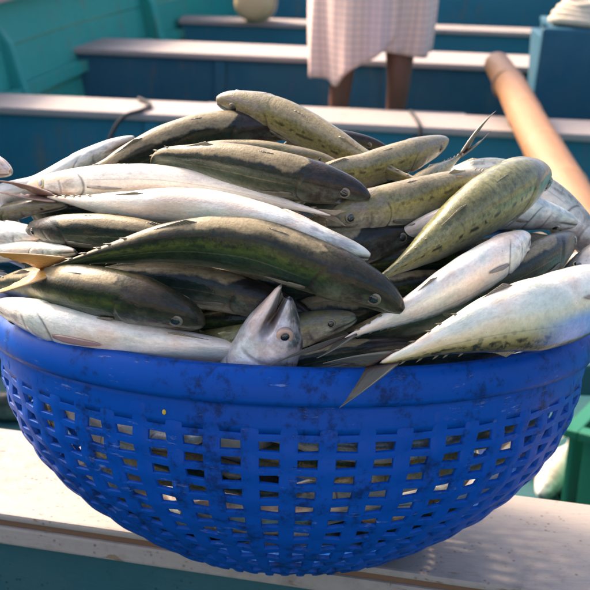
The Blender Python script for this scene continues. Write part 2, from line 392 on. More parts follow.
def bench(y_mid, slope, x0, x1, depth, z, mat_top, mat_face, face_back=.02, th=.022, stern=True, posts=(), facez=-.57, name='thwart'):
    """a cross bench: a white plank, its painted bulkhead and upright cleats"""
    yaw = math.atan(slope)
    def F(x, dy): return Vector((x, y_mid + slope * x, 0)) + Vector((-math.sin(yaw), math.cos(yaw), 0)) * dy
    ax = (math.cos(yaw), math.sin(yaw), 0); ay = (-math.sin(yaw), math.cos(yaw), 0)
    L = (x1 - x0) / math.cos(yaw); o = F(x0, 0); o.z = z - th
    pl = prism(name, mat_top, boat, [(0, -depth / 2), (L, -depth / 2), (L, depth / 2), (0, depth / 2)], th, o, ax, ay, .006)
    o2 = F(x0, -depth / 2 + face_back); o2.z = facez
    up = (0, 0, 1)
    fc = prism('bulkhead', mat_face, boat, [(0.01, 0), (L - .01, 0), (L - .01, z - th - facez - .002), (0.01, z - th - facez - .002)], -.025, o2, ax, up, .003)
    for px in posts:
        q = F(px, -depth / 2 + face_back - .012); q.z = facez
        prism('cleat', mat_face, boat, [(-.02, 0), (.02, 0), (.02, z - th - facez - .004), (-.02, z - th - facez - .004)], -.0125, q, ax, up, .003)
    return pl
bench(2.435, -.074, -1.13, 1.49, .205, -.08, WHITE_FAR, BLUE, posts=(-.42, .36))
bench(3.63, -.062, -.93, 1.49, .30, -.08, WHITE_FAR, DEEP, posts=(-.30, .33))
bench(4.53, -.045, -.56, 1.47, .16, -.08, WHITE_FAR, BLUE)
bench(5.25, -.03, -.34, 1.44, .10, .42, BLUE, BLUE)
# low cross beam that carries the butt of the pole, hidden behind the basket
prism('cross_beam', DTEAL, boat, [(-1.05, -.05), (1.05, -.05), (1.05, .05), (-1.05, .05)], .06, (0, .95, -.255), (1, 0, 0), (0, 1, 0), .006)
# plank resting inside the well behind the first bench
prism('well_plank', WHITE_FAR, boat, [(-.30, -.06), (.52, -.06), (.52, .06), (-.30, .06)], .03, (.0, 2.72, -.155), (1, -.05, 0), (.05, 1, 0), .004)
prism('well_plank_support', DEEP, boat, [(-.30, 0), (.52, 0), (.52, .41), (-.30, .41)], -.02, (.0, 2.70, -.57), (1, -.05, 0), (0, 0, 1), .003)

# front bench carrying the basket
FY = math.atan(-.205)
fax = Vector((math.cos(FY), math.sin(FY), 0)); fay = Vector((-math.sin(FY), math.cos(FY), 0))
FO = Vector((.0, .137, 0)) - fay * .176
def front_piece(name, mat, a0, a1, b0, b1, z0, z1, bevel=.003):
    o = FO.copy(); o.z = z0
    return prism(name, mat, boat, [(a0, b0), (a1, b0), (a1, b1), (a0, b1)], z1 - z0, o, fax, fay, bevel)
front_piece('thwart', WHITE, -1.05, 1.1, 0, .174, -.008, 0, .003)
front_piece('thwart_edge_strip', BROWN, -1.05, 1.1, .003, .05, -.015, -.0085, .001)
front_piece('thwart_batten', WHITE, -1.05, 1.1, .001, .05, -.036, -.0155, .003)
front_piece('bulkhead', DTEAL, -1.05, 1.1, .012, .045, -.57, -.0365, .003)
front_piece('bulkhead', DTEAL, -1.05, 1.1, .135, .160, -.57, -.0085, .003)

# ------------------------------------------------------------------ things standing further off in the boat
# long pole
wm = NT('bamboo'); wp = wm.obj()
BAMBOO = wm.out(wm.mix(wm.noise(wm.vscale(wp, (14, 2, 14)), 4, 6, .6), (.22, .090, .028), (.38, .18, .072)), .55, wm.bump(wm.noise(wm.vscale(wp, (30, 2, 30)), 6, 5), .4, .004))
DARKWOOD = plain('pole_seam', (.20, .12, .07), .6)
pole = tag(empty('bamboo_pole', (.62, 1.0, -.20)), 'thick tan wooden pole slanting over the bench at right', 'pole')
pA, pB = Vector((.618, 2.80, .022)), Vector((.618, .97, -.152))
def pole_r(t, th):
    n_ = sum(.05 * math.exp(-((t - k) / .006) ** 2) for k in (.13, .30, .46, .61, .76, .9))
    return 1 + n_ + .012 * math.sin(3 * th + 9 * t)
pts = [pA.lerp(pB, k / 6) + Vector((.004 * math.sin(2 * k), 0, .006 * math.sin(k * .8))) for k in range(7)]
tube('shaft', BAMBOO, pole, pts, [.041, .047, .049, .051, .052, .053], 24, 160, rfun=pole_r)
tube('end_cap', BAMBOO, pole, [pA + Vector((0, .004, 0)), pA + Vector((0, .012, .001)), pA + Vector((0, .017, .001))], [.041, .033, .008], 24, 8)
for t in (.13, .30, .46, .61, .76, .9):
    c = pA.lerp(pB, t); d = (pB - pA).normalized()
    tube('node_ring', DARKWOOD, pole, [c - d * .003, c, c + d * .003], .0505, 24, 4)

# blue box at the right with a cream rope coil and an orange float on it
bxm = empty('storage_box', (.95, 3.02, -.575)); tag(bxm, 'dark blue upright box behind the pole at the right edge', 'box')
prism('front_panel', DEEP, bxm, [(-.235, 0), (.36, 0), (.36, .695), (-.20, .695)], -.03, (.975, 2.93, -.57), (1, 0, 0), (0, 0, 1), .012)
prism('back_panel', DEEP, bxm, [(-.20, 0), (.36, 0), (.36, .675), (-.165, .675)], -.03, (1.0, 3.25, -.57), (1, 0, 0), (0, 0, 1), .008)
prism('side_panel', DEEP, bxm, [(0, 0), (.258, 0), (.258, .655), (0, .655)], .03, (.815, 2.991, -.57), (0, 1, 0), (-.03, 0, 1), .006)
prism('lid', DEEP, bxm, [(-.175, 0), (.36, 0), (.36, .29), (-.175, .29)], .02, (1.0, 2.965, .106), (1, 0, 0), (0, 1, 0), .006)
ropem = NT('rope'); rp = ropem.obj()
ROPE = ropem.out(ropem.mix(ropem.noise(rp, 40, 5), (.50, .40, .28), (.68, .58, .44)), .85, ropem.bump(ropem.noise(rp, 120, 4), .8, .006))
coil = empty('rope_coil', (.93, 3.0, .127)); tag(coil, 'cream rope coil heaped on the dark blue box', 'rope')
for k in range(4):
    r_ = .085 - .012 * k
    pp = [(.925 + r_ * 1.25 * math.cos(a) + .006 * math.sin(3 * a + k), 3.02 + r_ * .8 * math.sin(a), .142 + k * .017 + .004 * math.sin(2 * a + k)) for a in np.linspace(0, 2 * math.pi, 17)]
    tube('rope_turn', ROPE, coil, pp, .014, 10, 60)
ORANGE = plain('orange_plastic', (.62, .17, .04), .4)
fl = empty('orange_float', (1.085, 3.0, .127)); tag(fl, 'small orange float on the box at the top right edge', 'float')
def lathe(name, mat, parent, prof, org, axis=(0, 0, 1), seg=24, squash=1):
    ax = Vector(axis).normalized(); a = ax.orthogonal().normalized(); b = ax.cross(a); V = []; F = []
    for r_, h in prof:
        for k in range(seg):
            th = 2 * math.pi * k / seg
            V.append(Vector(org) + ax * h + a * r_ * math.cos(th) + b * r_ * math.sin(th) * squash)
    n = len(prof)
    F = [(i * seg + k, i * seg + (k + 1) % seg, (i + 1) * seg + (k + 1) % seg, (i + 1) * seg + k) for i in range(n - 1) for k in range(seg)]
    F += [tuple(range(seg))[::-1], tuple((n - 1) * seg + k for k in range(seg))]
    return link(name, mesh_np(name, V, F), mat, parent, True)
lathe('body', ORANGE, fl, [(.012, 0), (.032, .006), (.044, .024), (.044, .05), (.03, .07), (.014, .078), (.012, .09)], (1.085, 3.02, .127))
lathe('eyelet', ROPE, fl, [(.016, 0), (.019, .003), (.019, .008), (.016, .011)], (1.085, 3.02, .212))

# cream float on the far bench
CREAM = plain('cream_foam', (.62, .44, .22), .7)
cf = empty('foam_float', (-.215, 4.46, -.08)); tag(cf, 'cream foam float on the far bench at top centre left', 'float')
lathe('body', CREAM, cf, [(.02, -.10), (.055, -.098), (.076, -.085), (.086, -.05), (.088, 0), (.086, .05), (.076, .085), (.055, .098), (.02, .10)], (-.215, 4.47, .010), (0.25, 1, .0), 28)
tube('lashing', ROPE, cf, [(-.215 + .091 * math.cos(a), 4.465 - .02 * math.cos(a), .010 + .091 * math.sin(a)) for a in np.linspace(0, 2 * math.pi, 17)], .006, 8, 50)

# dark ropes over the first bench
DROPE = plain('dark_rope', (.035, .032, .03), .85)
ro = tube('dark_rope', DROPE, None, [(-.485, 2.55, -.073), (-.44, 2.46, -.072), (-.455, 2.38, -.074), (-.50, 2.335, -.085), (-.535, 2.325, -.14), (-.565, 2.32, -.24), (-.575, 2.33, -.4), (-.56, 2.33, -.56)], .006, 8, 60)
tag(ro, 'dark rope hanging over the white bench at left', 'rope')
ro = tube('thin_line', DROPE, None, [(.325, 2.50, -.076), (.33, 2.42, -.074), (.333, 2.34, -.075), (.336, 2.298, -.082), (.34, 2.292, -.14), (.35, 2.30, -.25), (.345, 2.31, -.4)], .005, 8, 50)
tag(ro, 'thin dark line looped over the bench right of centre', 'rope')

# green crate and spilled fish down on the floor at the right
GREEN = plain('green_plastic', (.012, .17, .085), .4, Coat_Weight=.2)
cr = empty('fish_crate', (.85, 1.15, -.575)); tag(cr, 'green plastic fish crate on the boat floor behind the basket at right', 'crate')
cyaw = R(58)
cax = Vector((math.cos(cyaw), math.sin(cyaw), 0)); cay = Vector((-math.sin(cyaw), math.cos(cyaw), 0))
CO = Vector((.525, 1.02, -.574))
def crate_wall(a0, b0, a1, b1, name='crate_side'):
    o = CO + cax * a0 + cay * b0; d = (cax * (a1 - a0) + cay * (b1 - b0)); L = d.length
    prism(name, GREEN, cr, [(0, 0), (L, 0), (L, .18), (0, .18)], .012, o, d, (0, 0, 1), .003)
    prism('crate_rim', GREEN, cr, [(-.01, .182), (L + .01, .182), (L + .01, .20), (-.01, .20)], .03, o + d.normalized().cross(Vector((0, 0, 1))) * -.009, d, (0, 0, 1), .004)
W_, D_ = .55, -.36
crate_wall(0, 0, W_, 0); crate_wall(W_, D_, 0, D_); crate_wall(0, D_, 0, -.03); crate_wall(W_, -.03, W_, D_)
o = CO.copy(); o.z = -.573
prism('crate_base', GREEN, cr, [(.02, D_ + .02), (W_ - .02, D_ + .02), (W_ - .02, -.02), (.02, -.02)], .01, o, cax, cay, .002)

# ------------------------------------------------------------------ basket
BR, TILT, ZR = .705, R(4), .238
def bpt(x, y, z):
    y *= BR
    return (x, y * math.cos(TILT) + z * math.sin(TILT), -y * math.sin(TILT) + z * math.cos(TILT) + ZR)
H0, HD, RB, RT = .030, .228, .120, .2635
def brad(t): return RB + (RT - RB) * (1 - max(0, t) ** 2.5)
def bz(t): return -H0 - t * (HD - H0)
basket = tag(empty('basket', (0, 0, .004)), 'blue woven plastic basket heaped with fish on the white bench', 'basket')
def ring(name, prof, mat=PLASTIC, seg=192, wob=0):
    V = []; n = len(prof)
    for i, (r_, z) in enumerate(prof):
        for k in range(seg):
            a = 2 * math.pi * k / seg
            w = wob * (math.sin(3 * a + 1) * .6 + math.sin(7 * a) * .4)
            V.append(bpt((r_ + w) * math.cos(a), (r_ + w) * math.sin(a), z + w * .7))
    F = [(i * seg + k, i * seg + (k + 1) % seg, ((i + 1) % n) * seg + (k + 1) % seg, ((i + 1) % n) * seg + k) for i in range(n) for k in range(seg)]
    me = mesh_np(name, V, F); b = bmesh.new(); b.from_mesh(me); bmesh.ops.recalc_face_normals(b, faces=b.faces); b.to_mesh(me); b.free()
    return link(name, me, mat, basket, True)
lip = [(.262, -.026), (.2735, -.0265), (.2760, -.022), (.2765, -.014), (.2745, -.005), (.2695, .0015), (.262, .003), (.2575, .0), (.2555, -.008), (.2555, -.020)]
ring('rim', lip, wob=.0008)
ring('collar', [(.2655, -.027), (.2660, -.033), (.2655, -.046), (.2640, -.0515), (.2600, -.051), (.2590, -.027)])
NC, NR = 54, 12
row_t = [.09 + (1 - .09) * ((k + .5) / NR) for k in range(NR)]       # band centres
rspan = (1 - .09) / NR
def profile_pt(t, a, off):
    # outward normal of the bowl wall at t
    e = 1e-3; dr = (brad(t + e) - brad(t - e)) / (2 * e); dz = (bz(t + e) - bz(t - e)) / (2 * e)
    L = math.hypot(dr, dz); nr, nz = -dz / L, dr / L
    r_ = brad(t) + nr * off
    return bpt(r_ * math.cos(a), r_ * math.sin(a), bz(t) + nz * off)
SEC = [(-1, -.45), (-1, .22), (-.90, .42), (0, .5), (.90, .42), (1, .22), (1, -.45), (0, -.5)]    # crowned strip section (across, out)
def weave(c, t):   # radial wave of upright c at height t
    return .0009 * math.cos(math.pi * (t - .09) / rspan - math.pi / 2 + math.pi * 0) * (1 if c % 2 else -1)
for c in range(NC):
    a0 = 2 * math.pi * (c + .5) / NC; V = []; ns = NR * 5 + 1; jit = rng.uniform(-.004, .004)
    for i in range(ns):
        t = .02 + .985 * i / (ns - 1)
        hw = math.pi / NC * (.46 + .06 * t)
        for x, o_ in SEC:
            V.append(profile_pt(t, a0 + x * hw + jit * t, weave(c, t) + o_ * .0042))
    k = len(SEC)
    F = [(i * k + j, i * k + (j + 1) % k, (i + 1) * k + (j + 1) % k, (i + 1) * k + j) for i in range(ns - 1) for j in range(k)] + [tuple(range(k)), tuple((ns - 1) * k + j for j in range(k))[::-1]]
    me = mesh_np('upright_strip', V, F); b = bmesh.new(); b.from_mesh(me); bmesh.ops.recalc_face_normals(b, faces=b.faces); b.to_mesh(me); b.free()
    link('upright_strip', me, PLASTIC, basket, True)
for q in range(NR):
    V = []; seg = NC * 6; t0 = row_t[q]; hb = rspan * .5 * .44
    for i in range(seg):
        a = 2 * math.pi * i / seg
        wv = -.0009 * math.cos(math.pi * (a / (2 * math.pi / NC) - .5)) * (1 if q % 2 == 0 else -1)
        for x, o_ in SEC: V.append(profile_pt(t0 + x * hb, a, wv + o_ * .0040))
    k = len(SEC)
    F = [(i * k + j, i * k + (j + 1) % k, ((i + 1) % seg) * k + (j + 1) % k, ((i + 1) % seg) * k + j) for i in range(seg) for j in range(k)]
    me = mesh_np('woven_band', V, F); b = bmesh.new(); b.from_mesh(me); bmesh.ops.recalc_face_normals(b, faces=b.faces); b.to_mesh(me); b.free()
    link('woven_band', me, PLASTIC, basket, True)
ring('base', [(.002, -.2285), (.10, -.2285), (.122, -.2275), (.124, -.224), (.120, -.221), (.10, -.2225), (.002, -.2225)])
YEL = plain('yellow_fleck', (.62, .42, .03), .5)
bm = bmesh.new(); bmesh.ops.create_icosphere(bm, subdivisions=2, radius=1)
bmesh.ops.scale(bm, vec=(.0016, .0007, .0024), verts=bm.verts)
fp = profile_pt(.055, math.radians(-111.5), .0035); bmesh.ops.translate(bm, vec=fp, verts=bm.verts)
bm_obj('yellow_fleck', bm, YEL, basket, True)

# ------------------------------------------------------------------ fish
UH = [0, .012, .035, .075, .13, .20, .30, .40, .52, .65, .77, .87, .93, .97, 1.0]
HP = [.14, .27, .42, .59, .75, .88, .98, 1.0, .95, .77, .51, .28, .17, .12, .05]
WP = [.15, .29, .46, .65, .82, .93, 1.0, .99, .90, .68, .42, .21, .13, .10, .06]
def prof(x, ys):
    # smooth interpolation through the table
    d = np.gradient(ys, UH); i = np.clip(np.searchsorted(UH, x) - 1, 0, len(UH) - 2)
    x0, x1 = np.take(UH, i), np.take(UH, i + 1); h = x1 - x0; t = (x - x0) / h
    y0, y1 = np.take(ys, i), np.take(ys, i + 1); d0, d1 = np.take(d, i), np.take(d, i + 1)
    return (2*t**3-3*t**2+1)*y0 + (t**3-2*t**2+t)*h*d0 + (-2*t**3+3*t**2)*y1 + (t**3-t**2)*h*d1
def sst(x): x = np.clip(x, 0, 1); return x * x * (3 - 2 * x)
US = np.r_[np.linspace(0, .04, 8, endpoint=False), np.linspace(.04, .29, 44, endpoint=False), np.linspace(.29, 1, 44)]
US_LOW = np.r_[np.linspace(0, .06, 6, endpoint=False), np.linspace(.06, 1, 26)]
def frame(P, dors):
    T = np.gradient(P, axis=0); T /= np.linalg.norm(T, axis=1)[:, None]
    D = np.asarray(dors)[None, :] - T * (T @ np.asarray(dors))[:, None]; D /= np.linalg.norm(D, axis=1)[:, None]
    S = np.cross(T, D); return T, D, S
def fish_body(P, L, dors, hh, hw, gape, us, M, rs, sharp=False):
    T, D, S = frame(P, dors)
    H = hh * prof(us, HP); W = hw * prof(us, WP)
    if sharp: H = H * (.62 + .38 * sst(us / .11)); W = W * (.55 + .45 * sst(us / .11))
    th = 2 * np.pi * np.arange(M) / M
    ct, st = np.cos(th), np.sin(th)
    av = np.abs(((th + np.pi) % (2 * np.pi)) - np.pi) / np.pi              # 0 back .. 1 belly
    V = np.zeros((len(us), M, 3)); A = np.zeros((len(us), M, 3))
    ph = rs.uniform(0, 6)
    for i, u in enumerate(us):
        e = .90
        y = W[i] * np.sign(st) * np.abs(st) ** e * (1 - .10 * np.clip(-ct, 0, 1) ** 2)
        z = H[i] * np.sign(ct) * np.abs(ct) ** e
        k = np.ones(M)
        ug = .245 - .085 * (av - .52) ** 2 * 4                              # gill cover edge, a crescent
        gl = sst((ug - u) / .010) * sst((u - .13) / .06)
        gv = np.exp(-((av - .55) / .36) ** 4)
        k += (.060 * gl - .035 * np.exp(-((u - ug - .006) / .007) ** 2)) * gv
        up_ = .165 - .05 * (av - .55) ** 2 * 4                              # cheek plate
        k += -.028 * np.exp(-((u - up_) / .006) ** 2) * np.exp(-((av - .55) / .22) ** 4)
        k += .022 * np.sin(7 * u * 6 + ph + 5 * av) * sst((u - .3) / .1) * (1 - sst((u - .8) / .1)) * .5
        # mouth slit and socket
        k += -.16 * np.exp(-((av - .60) / .035) ** 2) * (1 - sst((u - .055) / .03))
        k += -.05 * np.exp(-((av - .40) / .13) ** 2 - ((u - .088) / .028) ** 2)
        # keel of the narrow tail stalk
        k += .10 * np.exp(-((av - .5) / .10) ** 2) * sst((u - .86) / .06) * (1 - sst((u - .985) / .015))
        if gape > .1: y = y * (1 - .88 * np.exp(-((av - .60) / .045) ** 2) * (1 - sst((u - .085) / .03)))
        q = P[i] + np.outer(y * k, S[i]) + np.outer(z * k, D[i])
        g = gape * L * max(0, .125 - u)
        q = q + np.outer(g * np.where(av < .60, .45, -.80) * np.minimum(1, np.abs(av - .60) / .03), D[i])
        if sharp: q = q - np.outer(sst((av - .60) / .06) * L * .03 * (1 - sst(u / .12)), T[i])
        V[i] = q; A[i, :, 0] = u; A[i, :, 1] = av
        A[i, :, 2] = np.exp(-((av - .60) / (.055 if gape > .1 else .03)) ** 2) * (1 - sst((u - .07) / .05)) * (1.0 if gape > .1 else .9)
    V = V.reshape(-1, 3); A = A.reshape(-1, 3); n = len(us)
    F = [(i * M + k, (i + 1) * M + k, (i + 1) * M + (k + 1) % M, i * M + (k + 1) % M) for i in range(n - 1) for k in range(M)]
    ci = n * M; ib = np.searchsorted(us, .10 if gape > .1 else .004)
    V = np.vstack([V, P[ib] - D[ib] * hh * .05, P[-1] + T[-1] * hh * .1])
    A = np.vstack([A, [us[ib], .6, 1.0], [1, .5, 0]])
    F += [(ci, k, (k + 1) % M) for k in range(M)] + [(ci + 1, (n - 1) * M + (k + 1) % M, (n - 1) * M + k) for k in range(M)]
    return V, F, A, (T, D, S, H, W)
def sheet(name, G, mat, parent, th):
    """thin solid fin from a grid of points G (a x b x 3), thicker at row 0"""
    G = np.asarray(G); na, nb = G.shape[:2]
    e1 = G[-1].mean(0) - G[0].mean(0); e2 = G[:, -1].mean(0) - G[:, 0].mean(0)
    nn = np.cross(e1, e2); nn /= np.linalg.norm(nn) + 1e-12
    V = []; A = []
    for s in (1, -1):
        for i in range(na):
            for j in range(nb):
                w = th * (1 - .75 * i / (na - 1))
                V.append(G[i, j] + nn * s * w / 2); A.append((i / (na - 1), j / (nb - 1), 0))
    o = na * nb; F = []
    for i in range(na - 1):
        for j in range(nb - 1):
            a, b, c, d = i * nb + j, i * nb + j + 1, (i + 1) * nb + j + 1, (i + 1) * nb + j
            F += [(a, b, c, d), (o + d, o + c, o + b, o + a)]
    bd = [j for j in range(nb)] + [i * nb + nb - 1 for i in range(1, na)] + [(na - 1) * nb + j for j in range(nb - 2, -1, -1)] + [i * nb for i in range(na - 2, 0, -1)]
    for x, y in zip(bd, bd[1:] + bd[:1]): F.append((y, x, o + x, o + y))
    return link(name, mesh_np(name, V, F, A), mat, parent, True)
def bez(a, b, c, t): t = t[:, None]; return (1 - t) ** 2 * a + 2 * t * (1 - t) * b + t * t * c
def make_fish(d, rs, full=True):
    P, L = catmull(d['pts'], US if full else US_LOW)
    us = US if full else US_LOW; M = (96 if d.get('gape') else 40) if full else 18
    kind = d['kind']; hh, hw = d['hh'], d['hw']
    V, F, A, (T, D, S, H, W) = fish_body(P, L, d['dorsal'], hh, hw, d.get('gape', .05), us, M, rs, kind == 'head')
    org = Vector(P[len(P) // 2])
    root = empty('fish', org)
    link('body', mesh_np('fish_body', V, F, A), FM[kind], root)
    at = lambda u: int(np.argmin(np.abs(us - u)))
    # tail
    e = P[-1]; t_ = T[-1]; dd = D[-1]
    tl = L * (.05 if full else .035)
    tips = d.get('tips') or [tuple(e + t_ * tl + dd * tl * .42), tuple(e + t_ * tl - dd * tl * .42)]
    fm = FIN[d.get('tailcol', {'green': 'tan', 'dark': 'grey', 'white': 'pale', 'pale': 'pale', 'big': 'grey'}.get(kind, 'tan'))]
    ph_ = hh * .16
    if d.get('tips'):
        sp = np.subtract(tips[0], tips[1]); sp = sp - t_ * (sp @ t_); sp = sp / (np.linalg.norm(sp) + 1e-9); dd = sp if sp @ dd > 0 else -sp
    for s, tip in zip((1, -1), tips):
        tip = np.array(tip); e0 = e - t_ * L * .045
        if d.get('tips'):   # decide which side of the stalk this lobe leaves from
            s = 1 if (tip - e) @ dd > (np.mean(tips, axis=0) - e) @ dd else -1
        ln = np.linalg.norm(tip - e)
        tt = np.linspace(0, 1, 14)
        lead = bez(e0 + s * dd * ph_, e + (tip - e) * .40 + s * dd * ln * .13, tip, tt)
        fk = e + t_ * ln * .27; trail = bez(fk, (fk + tip) / 2 + s * dd * ln * .05, tip, tt)
        w = np.linspace(0, 1, 6)[None, :, None]
        fr = (rs.rand(14) - .5) * ln * .035 * np.sin(np.pi * tt); trail = trail + dd[None] * fr[:, None]
        G = trail[:, None] * (1 - w) + lead[:, None] * w
        curl = np.cross(t_, dd); G = G + curl[None, None] * (np.sin(np.linspace(0, 2.2, 14)) * ln * .07 * rs.choice([-1, 1]))[:, None, None]
        sheet('tail_lobe', G, fm, root, .0016)
    if not full: return root
    # finlets on both edges of the tail stalk
    for s, nm in ((1, 'upper_finlet'), (-1, 'lower_finlet')):
        for k in range(5):
            u = .75 + .045 * k; i = at(u); ln = L * .019
            b0 = P[i] + s * D[i] * H[i] * .93; b1 = P[i] + T[i] * ln * .55 + s * D[i] * H[i] * .88
            tip = P[i] + T[i] * ln * 1.35 + s * D[i] * (H[i] + ln * .26)
            w = np.linspace(0, 1, 3)[None, :, None]; tt = np.linspace(0, 1, 4)
            l0 = bez(b0, (b0 + tip) / 2 + s * D[i] * ln * .15, tip, tt); l1 = bez(b1, (b1 + tip) / 2, tip, tt)
            sheet(nm, l0[:, None] * (1 - w) + l1[:, None] * w, FIN['tan' if kind not in ('dark', 'green') else 'dim'], root, .0012)
    # second dorsal and anal fin: low folded triangles
    for s, nm, u0, u1, hgt in ((1, 'dorsal_fin', .55, .70, .20), (-1, 'anal_fin', .57, .70, .18), (1, 'front_dorsal_fin', .33, .47, .10)):
        idx = [at(u0 + (u1 - u0) * k / 8) for k in range(9)]
        base = np.array([P[i] + s * D[i] * H[i] * .95 for i in idx])
        f_ = np.array([hgt * hh * (1 - (k / 8) ** .8) * min(1, k / 1.0 + .1) for k in range(9)])
        top_ = np.array([P[i] + s * D[i] * (H[i] * .95 + f_[k]) + T[i] * f_[k] * 1.6 for k, i in enumerate(idx)])
        w = np.linspace(0, 1, 4)[:, None, None]
        sheet(nm, base[None] * (1 - w) + top_[None] * w, FIN['tan' if kind not in ('dark', 'green') else 'dim'], root, .0014)
    for s in (1, -1):
        # breast fin pressed against the flank
        tt = np.linspace(0, 1, 9); w = np.linspace(-1, 1, 6); G = np.zeros((9, 6, 3))
        half = .5 * (.30 + 1.0 * np.sin(np.pi * np.clip(tt * .9 + .04, 0, 1)) ** .8 * (1 - tt * .55)) * .085
        half *= .62 * d.get('pecs', 1.0); half[-1] = .003
        for r_, t2 in enumerate(tt):
            i = at(.262 + .105 * t2 * d.get('pecs', 1.0) ** .4)
            for c_, w2 in enumerate(w):
                a_ = math.pi * (.555 + .045 * t2 + half[r_] * w2)
                k_ = 1.0 + .03 + .05 * math.sin(2.6 * t2)
                G[r_, c_] = P[i] + s * S[i] * W[i] * math.sin(a_) ** .9 * k_ + D[i] * H[i] * math.copysign(abs(math.cos(a_)) ** .9, math.cos(a_)) * k_
        sheet('breast_fin', G, FIN[d.get('pec', 'pale' if kind in ('white', 'pale', 'big', 'head', 'bleached') else 'dim')], root, .0012)
        # eye: ringed dome with a pupil dome on it
        i = at(.088); a_ = .395 * math.pi; er = hh * (.20 if kind == 'head' else .36 if kind == 'bleached' else .235); eo = .03 if kind == 'head' else .05 if kind == 'bleached' else 0.0; pk = .80 if kind == 'head' else 1.0
        c = P[i] + s * S[i] * (W[i] * math.sin(a_) - er * (.24 - eo * 3)) + D[i] * H[i] * math.cos(a_) * 1.02
        if d.get('gape', 0) > .1: c = c + D[i] * d['gape'] * L * (.125 - .088) * .45
        ax = s * S[i] * math.sin(a_) + D[i] * math.cos(a_) * .75; ax /= np.linalg.norm(ax)
        ey = lathe('eye', IRISY if kind in ('pale', 'big', 'bleached') else IRISR if kind == 'head' else IRIS if kind == 'white' else IRISD, root, [(er * 1.02, -.3 * er), (er, .05 * er), (er * .95, .14 * er), (er * .86, .20 * er), (er * .74, .23 * er), (er * .60 * pk + .04 * er, .22 * er), (er * .58 * pk, .20 * er), (er * .2, .20 * er)], c, ax, 24)
        pu = lathe('pupil', CLOUDY if d.get('cloudy') else PUPIL, ey, [(er * .66 * pk, .19 * er), (er * .64 * pk, .25 * er), (er * .52 * pk, .33 * er), (er * .32 * pk, .38 * er), (er * .08, .40 * er)], c, ax, 20)
        pu.matrix_parent_inverse = ey.matrix_parent_inverse.inverted() if False else Matrix.Identity(4)
        pu.matrix_parent_inverse = (Matrix.Translation(org) @ ey.matrix_parent_inverse).inverted() if False else Matrix.Identity(4)
    return root

